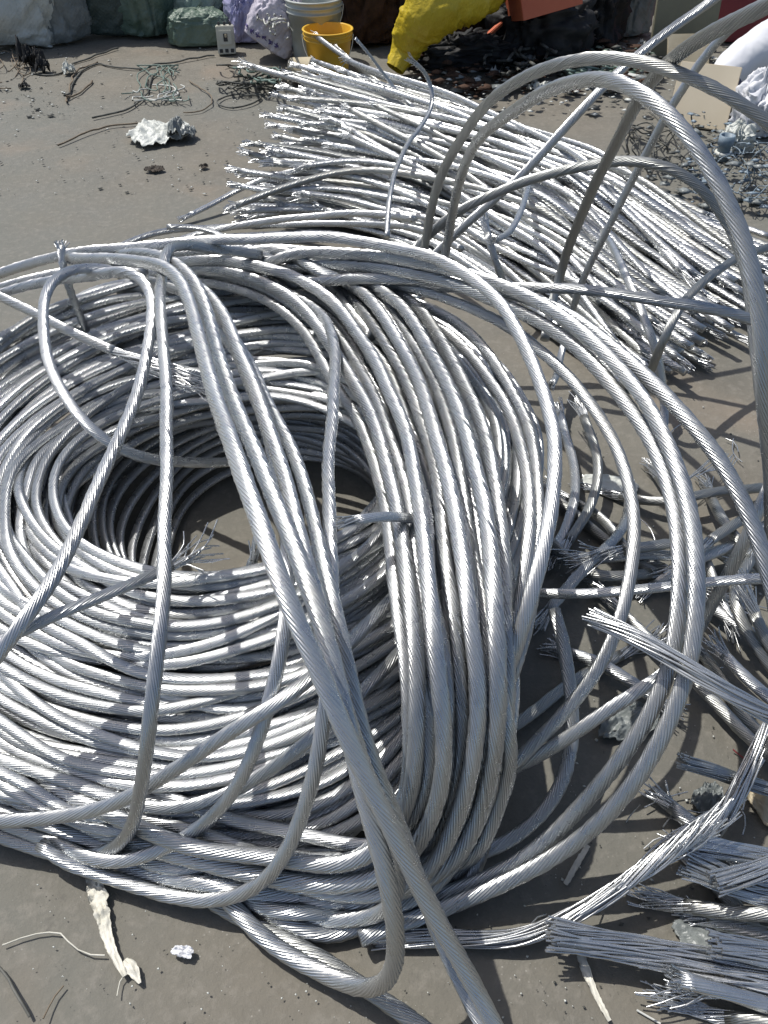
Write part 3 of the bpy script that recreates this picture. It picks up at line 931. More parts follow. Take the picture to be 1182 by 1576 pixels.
def bucket(label, px, py, r, h, mat, tilt=(0, 0), z=0.0, inner=None, fill=.55):
    p = W(px, py, 0)
    root = empty('bucket', (p[0], p[1], z))
    root.rotation_euler = (tilt[0], tilt[1], 0)
    tag(root, label, 'bucket')
    rb = r * .80
    rr = lambda f: rb + (r - rb) * f
    t = .003
    lathe('shell', [(0.001, .0), (rb - .004, 0), (rb, .004), (rr(.3), h * .3), (rr(.78), h * .78), (rr(.79) + .006, h * .785), (rr(.81) + .006, h * .81), (rr(.82), h * .815),
                    (rr(.88), h * .88), (rr(.885) + .007, h * .885), (rr(.9) + .007, h * .90), (rr(.905), h * .905), (rr(.97), h * .97), (r + .006, h * .972), (r + .008, h * .985), (r + .006, h),
                    (r - t, h), (r - t * 1.5, h * .98), (rr(fill) - t, h * fill), (rb - t, .006), (0.001, .006)], mat, root)
    if inner is not None:
        lathe('contents', [(.001, h * fill + .006), (rr(fill) * .5, h * fill + .012), (rr(fill) - .004, h * fill)], inner, root)
    a = [(math.cos(t_) * (r + .006), math.sin(t_) * -(r * .55) - .02, h * .9 - abs(math.sin(t_)) * .16) for t_ in np.linspace(0, math.pi, 22)]
    link_mesh('handle', wires_mesh([a], .0022, 6), M_WPL, root)
    return root


def boxmesh(dim, bevel=.004, noise_amp=0.0, cuts=0):
    bm = bmesh.new()
    bmesh.ops.create_cube(bm, size=1)
    for v in bm.verts: v.co = Vector((v.co.x * dim[0], v.co.y * dim[1], (v.co.z + .5) * dim[2]))
    if cuts: bmesh.ops.subdivide_edges(bm, edges=bm.edges[:], cuts=cuts, use_grid_fill=True)
    if noise_amp:
        for v in bm.verts:
            q = v.co * 6
            v.co += Vector((fbm(q), fbm(q + Vector((9, 0, 0))), fbm(q + Vector((0, 9, 0))))) * noise_amp
    elif bevel:
        bmesh.ops.bevel(bm, geom=bm.edges[:], offset=bevel, segments=2, affect='EDGES')
    me = bpy.data.meshes.new('box')
    bm.to_mesh(me); bm.free()
    return me


def place(name, me, mat, loc, rot=(0, 0, 0), parent=None, label=None, cat=None, group=None):
    o = link_mesh(name, me, mat, parent)
    o.location = loc; o.rotation_euler = rot
    tag(o, label, cat, group)
    return o


def gp(px, py, z=0.0): return W(px, py, z)


sack('white_sack', 'slumped white woven sack with a rolled fold, at the far left corner', 'sack', 20, 62, (.62, .5, .50), M_WHITE, .3, (.1, .1), 1, .16)
sack('folded_sheet', 'rolled white plastic fold lying in front of the far left sack', 'sheet', 52, 66, (.36, .13, .12), M_WHITE, -.05, (0, 0), 2, .12, neck=False)
sack('grey_sack', 'grey translucent sack between the white sack and the dark green ones', 'sack', 112, 56, (.36, .34, .50), M_GREY, .8, (.05, -.1), 3, .14)
sack('dark_sack', 'darkest green sack, standing upright beside the grey translucent one', 'sack', 165, 50, (.34, .32, .55), M_DGREEN, .2, (.05, .1), 4, .12)
sack('green_sack', 'wide deep green woven sack, second upright sack from the circuit breaker', 'sack', 228, 46, (.42, .4, .55), M_GREEN, 1.1, (.05, -.05), 5, .14)
sack('pale_green_sack', 'pale green sack slanting down to the right behind the flat green one', 'sack', 298, 50, (.26, .34, .50), M_GREEN2, .5, (-.1, .45), 6, .16)
sack('flat_green_sack', 'flat green sack lying on the concrete left of the circuit breaker', 'sack', 308, 66, (.34, .22, .17), M_GREEN, .1, (0, 0), 7, .10, neck=False)
sack('blue_cloth_bag', 'dark blue cloth bag behind the circuit breaker', 'bag', 348, 30, (.32, .3, .40), M_NAVY, .5, (.1, .1), 8, .16)
sack('orange_bag', 'small orange yellow bag lying on top of the lilac film', 'bag', 374, 36, (.14, .14, .09), M_YB, .5, (.1, .1), 9, .2, zoff=.27)
sack('lilac_bag', 'crumpled lilac film bag right of the circuit breaker', 'bag', 372, 62, (.17, .2, .27), M_LILAC2, .5, (.1, .1), 10, .22)
ls = sack('lettered_sack', 'lilac white sack printed with a line of violet characters, beside the yellow bucket', 'sack', 412, 88, (.27, .22, .27), M_LILAC, -.15, (-.1, .55), 11, .12)
sack('bundled_sack', 'cream bundle wrapped in green string, leaning on the grey white bucket', 'bundle', 416, 50, (.17, .18, .36), M_TAN, .2, (0, .1), 12, .2)
# violet print on the sack: a slanting row of worn characters
glyph = []
gr = random.Random(5)
for k in range(6):
    ox, oz = -.075 + .031 * k, .165 - .016 * k
    for q in range(5):
        if q % 2: a, b_ = (ox + gr.uniform(-.010, .010), oz + .012), (ox + gr.uniform(-.010, .010), oz - .012)
        else: a, b_ = (ox - .011, oz + gr.uniform(-.012, .012)), (ox + .011, oz + gr.uniform(-.012, .012))
        glyph.append((a, b_))
def project_print():
    bpy.context.view_layer.update()
    dg = bpy.context.evaluated_depsgraph_get()
    lines = []
    for a, b_ in glyph:
        pts = []
        for f in np.linspace(0, 1, 5):
            x = a[0] + (b_[0] - a[0]) * f; z = a[1] + (b_[1] - a[1]) * f
            ok, co, nrm, _ = ls.ray_cast(Vector((x, -1, z)), Vector((0, 1, 0)))
            if ok: pts.append(tuple(co + nrm * .0012))
        if len(pts) > 2: lines.append(pts)
    if lines: link_mesh('printed_characters', wires_mesh(lines, .0022, 4), M_INK, ls)
project_print()

bucket('grey white open bucket, larger one standing behind the yellow bucket', 487, 92, .148, .30, M_GPL, z=.0, inner=M_GPL, fill=.72)
bucket('white bucket half hidden at the top edge behind the grey white one', 455, 50, .12, .30, M_WPL, z=0, fill=.6)
bucket('small yellow open bucket with ribbed rim beside the frayed cable ends', 507, 113, .122, .21, M_YB, inner=M_YB, fill=.68)
# overturned pot
pt = empty('plastic_pot', (*gp(448, 126)[:2], .062)); pt.rotation_euler = (R(90), 0, R(75)); tag(pt, 'small tan pot lying on its side left of the yellow bucket', 'pot')
lathe('shell', [(.001, 0), (.045, 0), (.05, .004), (.06, .11), (.063, .112), (.063, .12), (.057, .12), (.046, .006), (.001, .006)], M_TAN, pt)
# circuit breaker
cb = empty('circuit_breaker', (*gp(350, 82)[:2], 0), R(8)); tag(cb, 'beige moulded circuit breaker standing on the concrete in front of the green sacks', 'circuit breaker')
cb.rotation_euler = (R(-8), 0, R(8))
place('case', boxmesh((.096, .08, .135), .004), M_BREAK, (0, 0, 0), parent=cb)
place('front_plate', boxmesh((.070, .012, .07), .003), M_BREAK, (0, -.044, .045), parent=cb)
place('toggle_recess', boxmesh((.022, .004, .038), .001), M_DARK, (0, -.0505, .062), parent=cb)
place('toggle', boxmesh((.012, .016, .016), .002), M_TAN, (0.002, -.054, .082), parent=cb)
for k in range(3):
    place('terminal', boxmesh((.018, .006, .018), .001), M_DARK, (-.03 + .03 * k, -.0405, .008), parent=cb)
    place('upper_lug', boxmesh((.012, .03, .018), .002), M_DARK, (-.03 + .03 * k, 0, .134), parent=cb)

# yellow sack: a long limp bag leaning over, with cross folds
def limp_bag(name, label, cat, path, radii, mat, seed=0, folds=26, amp=.10):
    P = resample(catmull([W(*p) for p in path]), .012)
    base = np.array((P[-1][0], P[-1][1], 0)); P = P - base
    f = np.linspace(0, 1, len(P))
    rad = np.interp(f, np.linspace(0, 1, len(radii)), radii)
    T, N, B = frames(P)
    n = 60
    V = []
    for i in range(len(P)):
        for j in range(n):
            a = 2 * math.pi * j / n
            q = Vector((math.cos(a) * .9, math.sin(a) * .9, f[i] * 5 + seed))
            k = 1 + amp * 1.1 * fbm(q, 2) + amp * .45 * (1 - min(1, abs(math.sin(f[i] * folds * 1.1 + 2.5 * math.cos(a) + 3 * fbm(q * .8, 2))) * 1.8)) * (.6 + .4 * math.sin(a * 2 + seed)) * 2 - amp * max(0, .3 - abs(fbm(q * 2.2, 3)))
            rr = rad[i] * k
            V.append(P[i] + rr * (math.cos(a) * N[i] + math.sin(a) * B[i]))
    V = np.array(V); V[:, 2] = np.maximum(V[:, 2], .004)
    nr = len(P)
    i = np.arange(nr - 1)[:, None]; j = np.arange(n)[None, :]; j2 = (j + 1) % n
    Q = np.stack([i * n + j, i * n + j2, (i + 1) * n + j2, (i + 1) * n + j], -1).reshape(-1, 4)
    o = link_mesh(name, mesh_np(name, V, Q), mat)
    o.location = base
    tag(o, label, cat)
    return o


limp_bag('yellow_sack', 'shiny yellow plastic sack leaning over, neck pointing down to the cable heap', 'sack',
         [(750, -60, .46), (712, -28, .42), (668, 8, .34), (642, 42, .23), (624, 76, .12), (608, 106, .04)], [.14, .19, .18, .16, .13, .11, .08, .05], M_YEL, 3, 26, .16)
# dark junk behind
sack('brown_sack', 'dark rust brown sack behind the yellow bucket', 'sack', 560, 60, (.42, .4, .50), M_BROWN, .4, (0, 0), 21, .28)
sack('black_sack', 'black sack at the top edge behind the two buckets', 'sack', 540, 20, (.6, .4, .6), M_BLACK, .2, (0, 0), 22, .2)
sack('brown_scrap_sack', 'rust brown sack right of the yellow sack, under the orange bin', 'sack', 722, 66, (.46, .4, .36), M_BROWN, .6, (0, 0), 23, .32)
sack('black_rubber_heap', 'low black rubber bundle in front of the rust brown sack', 'rubber bundle', 712, 100, (.50, .3, .14), M_BLACK, .1, (0, 0), 24, .34, neck=False)
sack('black_bundle', 'black bundle below the orange bin', 'rubber bundle', 830, 88, (.52, .36, .34), M_BLACK, .3, (0, 0), 25, .3)
sack('black_cloth_bundle', 'black bundle left of the round black drum at the top', 'rubber bundle', 905, 66, (.36, .36, .36), M_BLACK, .9, (0, 0), 26, .26)
sack('rear_brown_sack', 'tall brown sack at the top edge behind the yellow sack', 'sack', 660, 10, (.7, .4, .6), M_BROWN, .2, (0, 0), 27, .25)
sack('rear_black_sack', 'tall black sack at the top edge behind the orange bin', 'sack', 850, -5, (.8, .4, .55), M_BLACK, .2, (0, 0), 28, .25)
sack('grey_printed_sack', 'small grey white sack standing on dark junk at the top edge', 'sack', 965, 52, (.22, .2, .36), M_GREY, .4, (0, 0), 29, .16)
sack('foot_sack', 'dark sack behind the grey white one at the top edge', 'sack', 1000, -10, (.7, .3, .5), M_DGREEN, .4, (0, 0), 30, .16)
# open orange bin
ob = empty('orange_bin', (*W(838, 20, .26)[:2], .26), R(12)); ob.rotation_euler = (R(-14), R(-12), R(10))
tag(ob, 'orange painted steel bin tilted on top of the black bundles', 'bin')
for nm, d, l in (('front_panel', (.30, .008, .22), (0, -.15, 0)), ('back_panel', (.30, .008, .22), (0, .15, 0)), ('side_panel', (.008, .292, .22), (-.146, 0, 0)),
                 ('side_panel', (.008, .292, .22), (.146, 0, 0)), ('floor_panel', (.284, .292, .006), (0, 0, .002)), ('rim', (.32, .02, .014), (0, -.158, .212))):
    place(nm, boxmesh(d, .002), M_ORANGE, l, parent=ob)
place('orange_bar', boxmesh((.16, .03, .02), .004), M_ORANGE, W(762, 48, .14), (0, R(-35), R(20)), label='short orange steel bar poking out left of the orange bin', cat='bar')
# black drum with round cap
dr = empty('drum', (*gp(935, 58)[:2], 0)); tag(dr, 'round black drum with a pale ring, left of the grey white sack', 'drum')
lathe('shell', [(.001, 0), (.09, 0), (.095, .01), (.095, .12), (.099, .125), (.095, .13), (.095, .25), (.09, .26), (.001, .26)], M_BLACK, dr)
ring = lathe('ring', [(.034, 0), (.042, 0), (.042, .006), (.034, .006), (.034, 0)], M_GPL, dr); ring.location = (.0, -.096, .17); ring.rotation_euler = (R(90), 0, 0)
# boards on the right
place('olive_board', boxmesh((.34, .03, .62), .003), M_OLIVE, gp(1045, 92), (R(-8), 0, R(4)), label='olive board standing upright between dark sacks and the red box', cat='board')
rb_ = empty('red_box', (*gp(1168, 66)[:2], 0), R(-4)); tag(rb_, 'big faded red box at the top right corner', 'box')
rb_.location.y += .25
place('body', boxmesh((.62, .5, .42), .01), M_RED, (0, 0, 0), parent=rb_)
place('lid', boxmesh((.64, .52, .04), .008), M_RED, (0, 0, .423), parent=rb_)
place('handle', boxmesh((.12, .02, .02), .004), M_DARK, (.05, -.262, .28), parent=rb_)
cx = empty('cream_box', (*gp(1070, 197)[:2], 0), R(-24)); cx.rotation_euler = (R(-26), 0, R(-22)); tag(cx, 'cream flat panel box leaning back behind the cable arches', 'box')
place('panel', boxmesh((.26, .02, .26), .003), M_CREAM, (0, 0, 0), parent=cx)
place('rear_panel', boxmesh((.24, .10, .24), .003), M_TAN, (0, .064, 0.004), parent=cx)
place('tan_sheet', boxmesh((.22, .012, .20), .002), M_TAN, gp(1058, 118), (R(-30), 0, R(5)), label='tan board leaning behind the cream panel box', cat='board')
place('white_tile', boxmesh((.14, .12, .012), .002), M_WPL, W(982, 128, .02), (R(12), R(4), R(-22)), label='white square tile on the ground left of the cream panel box', cat='tile')
limp_bag('foam_roll', 'smooth white foam roll slanting up at the right edge', 'foam roll', [(1085, 140, .06), (1100, 128, .09), (1150, 88, .14), (1210, 50, .18)], [.03, .085, .10, .105, .11], M_FOAM, 5, 3, .06)
sack('crumpled_white_bag', 'crumpled white bag below the foam roll at the right edge', 'bag', 1160, 200, (.24, .22, .20), M_FOAM, .5, (0, 0), 31, .30)
sack('white_bag', 'small pale bag in front of the crumpled white one at the right edge', 'bag', 1130, 232, (.12, .1, .10), M_WHITE, .5, (0, 0), 32, .3)
sack('navy_bag', 'dark blue bag between cream panel box and crumpled white bag', 'bag', 1108, 185, (.12, .12, .17), M_NAVY, .5, (0, 0), 33, .2)
pf = empty('pipe_fitting', (*gp(1110, 246)[:2], 0)); tag(pf, 'grey blue pipe fitting standing under the dark blue bag', 'pipe fitting')
lathe('socket', [(.022, 0), (.026, 0), (.026, .06), (.032, .062), (.032, .10), (.024, .10), (.022, .0)], M_TEAL, pf)
lathe('collar', [(.0262, .02), (.035, .022), (.035, .034), (.0262, .036)], M_WPL, pf)

# ------------------------------------------------------------------ small litter
def cord(name, label, cat, pts, r, mat, group=None, wob=.004, seed=0):
    g = np.random.default_rng(seed)
    P = resample(catmull([W(*p) if len(p) == 3 else W(p[0], p[1], r) for p in pts]), .02)
    nz = smooth_chain(g.normal(0, 1, P.shape), 3) * wob * 2
    P = P + nz
    P[:, 2] = np.maximum(P[:, 2], r)
    base = np.array((P[0][0], P[0][1], 0))
    o = link_mesh(name, wires_mesh([P - base], r, 7), mat)
    o.location = base
    tag(o, label, cat, group)
    return o


cord('garden_hose', 'long dark hose winding across the concrete at the upper left', 'hose', [(180, 75), (140, 88), (108, 100), (95, 112), (70, 116), (40, 110)], .0045, M_DARKW, seed=1)
cord('dark_cable', 'dark cable curving from the litter tangle up to the circuit breaker', 'cord', [(330, 85), (290, 92), (250, 100), (215, 106), (180, 104), (150, 98), (128, 108), (112, 130), (104, 150)], .0045, M_DARKW, seed=2)
cord('brown_stick', 'brown stick forking beside the white scrap at the upper left', 'stick', [(100, 156), (112, 128), (118, 110), (150, 96)], .0045, M_TWIG, seed=3)
cord('brown_stick', 'shorter brown stick crossing toward the dark cable', 'stick', [(104, 152), (125, 140), (144, 124)], .0045, M_TWIG, seed=4)
cord('dry_branch', 'dry branch lying diagonally through the green string tangle', 'branch', [(145, 180), (185, 172), (215, 158), (228, 140), (236, 115)], .0045, M_DARKW, seed=5)
cord('thin_hoop', 'thin brown hoop of wire lying right of the green string tangle', 'wire', [(288, 125), (318, 142), (325, 160), (305, 172), (280, 174)], .003, M_TWIG, seed=6)
cord('wire_ring', 'dark flat ring of wire on the concrete left of the frayed cable ends', 'wire', [(410, 146), (370, 144), (342, 152), (338, 162), (360, 166), (392, 158), (402, 148), (370, 147)], .004, M_DARKW, seed=7)
cord('brown_twig', 'dry twig line among crumbs below the string tangle', 'twig', [(95, 222), (120, 210), (150, 198), (180, 192), (205, 190)], .004, M_TWIG, seed=8)
cord('bent_wire', 'thin bent wire at the bottom left corner of the photo', 'wire', [(-10, 1480), (12, 1506), (30, 1540), (46, 1580)], .0022, M_DARKW, seed=9)
cord('root_fibre', 'pale thin fibre running across the concrete at the lower left', 'fibre', [(12, 1450), (50, 1438), (95, 1436), (112, 1452), (135, 1464), (165, 1458)], .0012, M_STRAP, wob=.003, seed=10)
cord('root_fibre', 'short dark fibre near the bottom left below the plastic strip', 'fibre', [(66, 1576), (78, 1550), (90, 1534), (104, 1524)], .0012, M_TWIG, wob=.002, seed=11)
cord('straw', 'thin straw bit beside the plastic strip at bottom left', 'straw', [(180, 1536), (184, 1510), (190, 1500)], .001, M_STRAP, wob=.001, seed=12)
cord('red_thread', 'thin red thread on the concrete at the right among cable shadows', 'thread', [(1118, 1146), (1130, 1158), (1148, 1172)], .0014, M_RED, wob=.002, seed=13)
cord('bare_wire', 'thin pale wire lying near the bottom right corner', 'wire', [(978, 1552), (1000, 1566), (1020, 1582)], .0016, M_PALEW, wob=.001, seed=14)
cord('bare_wire', 'single bright wire sprung off the opened cable, bottom right', 'wire', [(1060, 1500, .06), (1110, 1530, .05), (1200, 1572, .03)], .0018, ALU_W, wob=.001, seed=15)


def tangle_cords(name, label, cat, cxp, cyp, wx, wy, n, r, mat, seed, zmax=.05):
    g = np.random.default_rng(seed)
    lines = []
    for k in range(n):
        a = g.uniform(0, 6.28); pts = []
        x, y = cxp + g.uniform(-.5, .5) * wx, cyp + g.uniform(-.5, .5) * wy
        for q in range(g.integers(5, 10)):
            pts.append(W(x, y, r + g.uniform(0, zmax)))
            a += g.normal(0, .9)
            x += math.cos(a) * wx * .16; y += math.sin(a) * wy * .2
            x = min(max(x, cxp - wx * .6), cxp + wx * .6); y = min(max(y, cyp - wy * .6), cyp + wy * .6)
        lines.append(resample(catmull(pts), .02))
    base = W(cxp, cyp, 0)
    o = link_mesh(name, wires_mesh([l - base for l in lines], r, 5), mat)
    o.location = base
    tag(o, label, cat)


tangle_cords('string_tangle', 'green string tangle on the concrete above the white rag', 'string tangle', 236, 128, 90, 46, 11, .003, M_GRNW, 1, .02)
tangle_cords('string_tangle', 'pale plastic string looped over the green tangle', 'string tangle', 252, 140, 80, 24, 7, .0035, M_PALEW, 2, .02)
tangle_cords('wire_tangle', 'dark wire tangle in front of the lettered sack', 'wire tangle', 392, 118, 96, 30, 16, .0045, M_DARKW, 3, .05)
tangle_cords('wire_tangle', 'green and grey string knot inside the dark wire tangle', 'string tangle', 395, 116, 60, 20, 10, .005, M_GRNW, 4, .09)
tangle_cords('wire_tangle', 'rusty wire tangle along the left edge below the white sack', 'wire tangle', 10, 100, 60, 60, 14, .0028, M_TWIG, 5, .03)
tangle_cords('string_tangle', 'pale strands hanging on the cream bundle at the top', 'string tangle', 420, 40, 40, 30, 8, .004, M_PALEW, 6, .3)
tangle_cords('wire_tangle', 'grey wire tangle behind the cable arches right of the heap', 'wire tangle', 1010, 215, 90, 70, 16, .003, M_DARKW, 7, .08)
tangle_cords('wire_tangle', 'pale blue wire tangle at the right edge beside the heap', 'wire tangle', 1150, 262, 90, 70, 16, .0022, M_TEAL, 8, .08)
tangle_cords('wire_tangle', 'black hose coils on the junk below the orange bin', 'wire tangle', 800, 90, 90, 40, 12, .008, M_DARKW, 9, .12)
tangle_cords('plant_scrap', 'green scraps of string in front of the black bundles', 'string tangle', 905, 105, 110, 26, 20, .006, M_GRNW, 10, .06)


def rag(name, label, cat, px, py, sx, sy, mat, seed, h=.05, rz=0, thin=.002, ragged=.35, n=34):
    """crumpled sheet with real thickness"""
    V = []
    g = random.Random(seed)
    for side in (0, 1):
        for j in range(n):
            for i in range(n):
                u, v = i / (n - 1) * 2 - 1, j / (n - 1) * 2 - 1
                # disc mapping
                x = u * math.sqrt(1 - v * v / 2); y = v * math.sqrt(1 - u * u / 2)
                a = math.atan2(y, x)
                k = 1 + ragged * fbm(Vector((math.cos(a) * 1.5, math.sin(a) * 1.5, seed)), 4)
                x *= k; y *= k
                z = h * (.45 + .9 * fbm(Vector((x * 1.6, y * 1.6, seed * 2.1)), 4)) * (1 - .5 * (x * x + y * y)) + h * .35 * abs(fbm(Vector((x * 4, y * 4, seed)), 3))
                z = max(z, 0) + .003
                V.append((x * sx / 2, y * sy / 2, z + (thin if side else 0)))
    Q = []
    for side in (0, 1):
        o_ = side * n * n
        for j in range(n - 1):
            for i in range(n - 1):
                q = [o_ + j * n + i, o_ + j * n + i + 1, o_ + (j + 1) * n + i + 1, o_ + (j + 1) * n + i]
                Q.append(q if side else q[::-1])
    ring = [i for i in range(n)] + [j * n + n - 1 for j in range(1, n)] + [(n - 1) * n + i for i in range(n - 2, -1, -1)] + [j * n for j in range(n - 2, 0, -1)]
    for a, b_ in zip(ring, ring[1:] + ring[:1]): Q.append((a, b_, b_ + n * n, a + n * n))
    p = W(px, py, 0)
    o = link_mesh(name, mesh_np(name, V, Q), mat)
    o.location = p; o.rotation_euler = (0, 0, rz)
    tag(o, label, cat)
    return o


rag('white_rag', 'crumpled white rag on bare concrete left of the frayed cable ends', 'rag', 246, 208, .26, .27, M_WHITE, 3, .055, R(-30))
rag('plastic_scrap', 'grey translucent scrap against the right side of the white rag', 'scrap', 277, 212, .12, .16, M_GREY, 4, .08, 0)
rag('dry_leaf', 'dark curled leaf lying alone below the white rag', 'leaf', 237, 263, .085, .05, M_LEAF, 5, .016, 0)
rag('dry_leaf', 'tiny dark leaf bit right of the lone dark leaf', 'leaf', 314, 258, .04, .03, M_LEAF, 6, .01, R(30))
rag('black_scrap', 'ragged black scrap standing on the concrete at the upper left', 'scrap', 48, 104, .11, .1, M_BLACK, 7, .13, 0)
rag('black_scrap', 'smaller black scrap beside the ragged one at the upper left', 'scrap', 66, 112, .09, .08, M_BLACK, 8, .10, 0)
rag('black_crumb', 'little black crumb below the two black scraps', 'scrap', 37, 136, .05, .05, M_BLACK, 9, .03, 0)
rag('pale_stone', 'pale lump lying on the dark cord at the upper left', 'stone', 107, 114, .07, .07, M_WHITE, 10, .06, 0)
rag('cardboard_scrap', 'white cardboard scrap flat inside the wide loops on the right', 'scrap', 938, 746, .135, .055, M_WHITE, 12, .008, R(-15), ragged=.15)
rag('white_chip', 'small bright chip alone on the concrete at the lower left', 'chip', 283, 1467, .036, .017, M_FOAM, 13, .008, R(-10))
rag('plastic_film', 'clear grey film scrap under the short loops at lower right', 'scrap', 965, 1115, .12, .07, M_GREY, 14, .03, R(20))
rag('film_scrap', 'crumpled clear film near the right edge between cut cables', 'scrap', 1090, 1240, .07, .05, M_GREY, 15, .03, R(60))
rag('tan_scrap', 'tan paper scrap at the right edge above the bright bundles', 'scrap', 1175, 1240, .05, .11, M_TAN, 16, .02, R(20))
rag('film_scrap', 'pale film scrap at the bottom right corner', 'scrap', 1160, 1510, .09, .06, M_FOAM, 17, .02, R(0))
rag('film_scrap', 'flat pale film between the two flattened bundles', 'scrap', 1085, 1440, .10, .06, M_GREY, 18, .01, R(0))


def strip(name, label, cat, pts, wid, mat, seed=0, twist=1.2):
    P = resample(catmull([W(*p) for p in pts]), .004)
    T = np.gradient(P, axis=0); T /= np.linalg.norm(T, axis=1)[:, None]
    S = np.cross(T, (0, 0, 1)); S /= np.linalg.norm(S, axis=1)[:, None]
    f = np.linspace(0, 1, len(P))
    V = []; m = 9
    for i in range(len(P)):
        wd = np.interp(f[i], np.linspace(0, 1, len(wid)), wid)
        for side in (0, 1):
            for j in range(m):
                v = j / (m - 1) * 2 - 1
                rr_ = wd * (1 + .25 * fbm(Vector((f[i] * 14, v, seed)), 3))
                p = P[i] + S[i] * v * rr_
                p = p + np.array((0, 0, abs(fbm(Vector((f[i] * 12, v * 2, seed + 4)), 3)) * wd * 1.3 + .0015 + (.001 if side else 0)))
                V.append(p)
    base = P[0].copy(); base[2] = 0
    V = np.array(V) - base
    Q = []
    for i in range(len(P) - 1):
        a, b_ = i * 2 * m, (i + 1) * 2 * m
        for j in range(m - 1):
            Q.append((a + j, a + j + 1, b_ + j + 1, b_ + j)[::-1]); Q.append((a + m + j, a + m + j + 1, b_ + m + j + 1, b_ + m + j))
        Q.append((a, b_, b_ + m, a + m)); Q.append((a + m - 1, a + 2 * m - 1, b_ + 2 * m - 1, b_ + m - 1))
    o = link_mesh(name, mesh_np(name, V, Q), mat); o.location = base
    tag(o, label, cat)


strip('plastic_strip', 'long ragged bleached plastic strip on the concrete below the coil, lower left', 'strip', [(135, 1332, .004), (146, 1360, .003), (157, 1405, .003), (168, 1450, .003), (182, 1482, .003), (193, 1503, .002)], [.004, .012, .014, .010, .008, .006, .004], M_STRAP, 1)
strip('plastic_strip', 'short bleached flake beside the tail of the long ragged strip', 'strip', [(193, 1478, .002), (204, 1492, .003), (216, 1514, .002)], [.004, .009, .007, .002], M_STRAP, 2)
strip('plastic_strip', 'narrow white strip running down under the bottom cable, right of centre', 'strip', [(893, 1470, .003), (903, 1500, .003), (918, 1535, .002), (938, 1572, .002)], [.006, .007, .005, .004, .003], M_STRAP, 3)
strip('plastic_strip', 'dim narrow strip in the shade under the pair of wide loops', 'strip', [(905, 1302, .003), (888, 1330, .003), (870, 1362, .002)], [.004, .005, .004], M_STRAP, 4)


# crumbs nobody could count
def crumbs(name, label, zones, mat, seed, cat='litter'):
    g = np.random.default_rng(seed)
    Vs, Qs = [], []
    off = 0
    base_c = np.array([(1, 0, 0), (-1, 0, 0), (0, 1, 0), (0, -1, 0), (0, 0, .6), (0, 0, -.3)], float)
    tri = [(0, 2, 4), (2, 1, 4), (1, 3, 4), (3, 0, 4), (2, 0, 5), (1, 2, 5), (3, 1, 5), (0, 3, 5)]
    for (x0, y0, x1, y1, cnt, smin, smax, zm) in zones:
        for _ in range(cnt):
            p = W(g.uniform(x0, x1), g.uniform(y0, y1), 0)
            s = smin + (smax - smin) * g.uniform(0, 1) ** 2.5
            sc = s * g.uniform(.4, 1, 3) * np.array((1, 1, .5))
            a = g.uniform(0, 6.28); c_, s_ = math.cos(a), math.sin(a)
            v = base_c * sc * g.uniform(.7, 1.3, (6, 1))
            v = v @ np.array([[c_, s_, 0], [-s_, c_, 0], [0, 0, 1]])
            v = v + p + np.array((0, 0, s * .15 + g.uniform(0, zm)))
            Vs.append(v); Qs.append(np.array(tri) + off); off += 6
    V = np.vstack(Vs); Q = np.vstack(Qs)
    o = link_mesh(name, mesh_np(name, V, Q, smooth=False), mat)
    tag(o, label, cat, kind='stuff')


crumbs('pale_litter', 'pale crumbs and chips scattered over the concrete', [(-50, 70, 620, 300, 340, .0015, .012, 0), (640, 70, 1180, 180, 260, .006, .040, .04), (0, 1290, 900, 1576, 160, .0006, .0035, 0), (850, 600, 1182, 1576, 220, .0008, .005, 0), (-100, 60, 120, 180, 120, .004, .02, 0)], M_WPL, 1)
crumbs('dark_litter', 'dark crumbs and grit scattered over the concrete', [(-50, 70, 620, 300, 420, .0015, .013, 0), (600, 60, 1180, 175, 420, .010, .055, .05), (950, 170, 1250, 330, 300, .006, .035, .06), (0, 1290, 900, 1576, 160, .0006, .003, 0), (850, 600, 1182, 1576, 220, .0008, .005, 0), (-100, 60, 120, 180, 160, .004, .02, 0)], M_DARKW, 2)
crumbs('blue_scrap', 'grey blue scrap pieces heaped at the right edge', [(1050, 200, 1300, 330, 260, .01, .04, .09)], M_TEAL, 3, 'scrap')

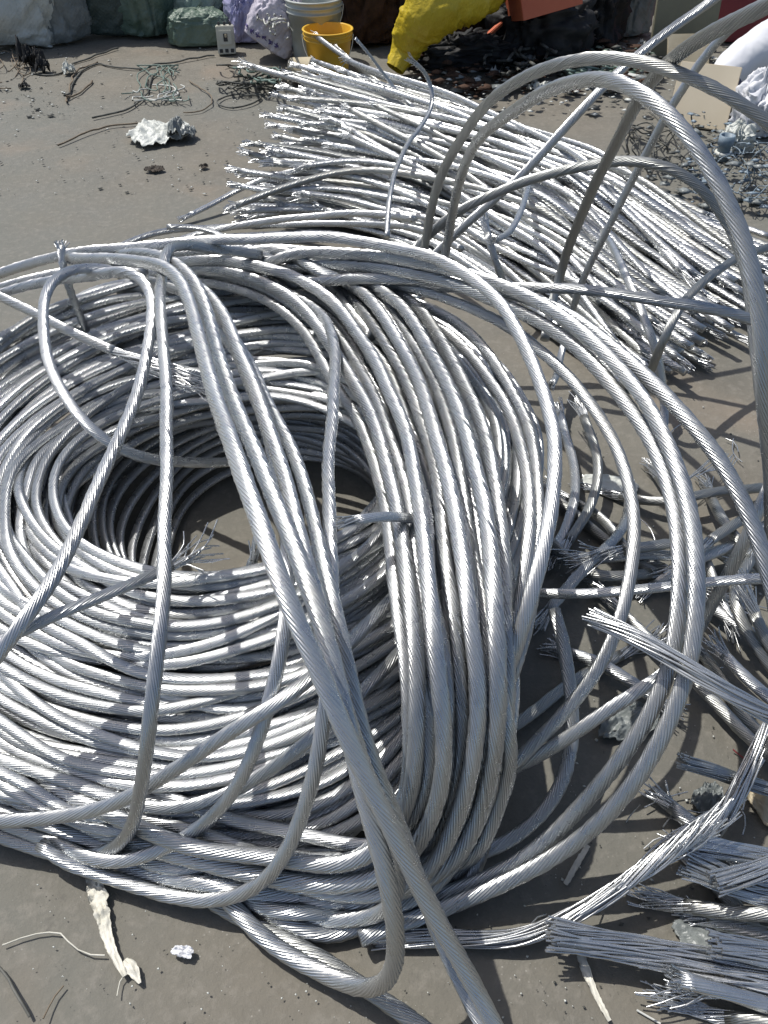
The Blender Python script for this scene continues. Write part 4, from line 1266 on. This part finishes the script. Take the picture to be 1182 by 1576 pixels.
# a fuller spill of scrap along the foot of the junk and at the right edge
crumbs('pale_scrap', 'pale grey chips and torn bits spilled under the dark bundles', [(700, 85, 1000, 150, 90, .02, .07, .05), (980, 200, 1250, 330, 160, .012, .05, .08)], M_GREY, 4, 'scrap')
crumbs('brown_scrap', 'brown rusty bits spilled under the dark bundles', [(620, 80, 1010, 150, 260, .02, .08, .06)], M_BROWN, 5, 'scrap')
crumbs('green_scrap', 'dark green bits lying before the black bundles', [(860, 85, 1010, 135, 120, .015, .05, .05)], M_GREEN, 6, 'scrap')
rag('plank_piece', 'short pale plank piece lying at the foot of the black rubber bundle', 'plank', 695, 116, .17, .05, M_WPL, 21, .02, R(-38), ragged=.05)
for i, (px, py, sx, sy, sd_) in enumerate([(812, 122, .07, .05, 31), (760, 118, .06, .05, 32), (825, 138, .12, .06, 33), (905, 118, .06, .04, 34), (985, 76, .09, .06, 35)]):
    rag('paper_scrap', ['small white scrap nearest the black rubber bundle', 'white scrap half way along the foot of the dark junk', 'larger pale scrap in front of the dark junk, left of the arches',
                        'tiny white scrap among green bits under the tallest arch', 'pale torn scrap beneath the small grey white sack'][i], 'scrap', px, py, sx, sy, M_WPL, sd_, .04, R(20 * i))
# single wires sprung off the cut ends
gw = np.random.default_rng(77)
for i in range(26):
    x, y = [(1085, 720), (980, 850), (1100, 1230), (900, 1420), (1060, 1000), (1000, 1300)][i % 6]
    x += gw.uniform(-70, 70); y += gw.uniform(-50, 50)
    a = gw.uniform(0, 6.28); L0 = gw.uniform(25, 75); bw = gw.uniform(-.8, .8)
    pts = [(x + math.cos(a + bw * f) * L0 * f, y + math.sin(a + bw * f) * L0 * f, .004 + (.03 * f if i % 2 else .008)) for f in (0, .35, .7, 1)]
    cord('loose_wire', 'single loose silver wire lying sprung among the offcuts right of the coil', 'wire', pts, .0013, ALU_W, group='loose single wires right of the coil', wob=.001, seed=200 + i)
for i in range(9):
    x0, y0 = 1052 + 6 * i, 742 - 3 * i
    cord('sprung_wire', 'one wire of the fan bristling beside the widest loose loop', 'wire', [(1110 + 3 * i, 690 + 2 * i, .06), (1085 + 4 * i, 712 + 2 * i, .07), (x0, y0, .07)], .0012, ALU_W, group='fan of bare wires beside the widest loop', wob=.001, seed=300 + i)
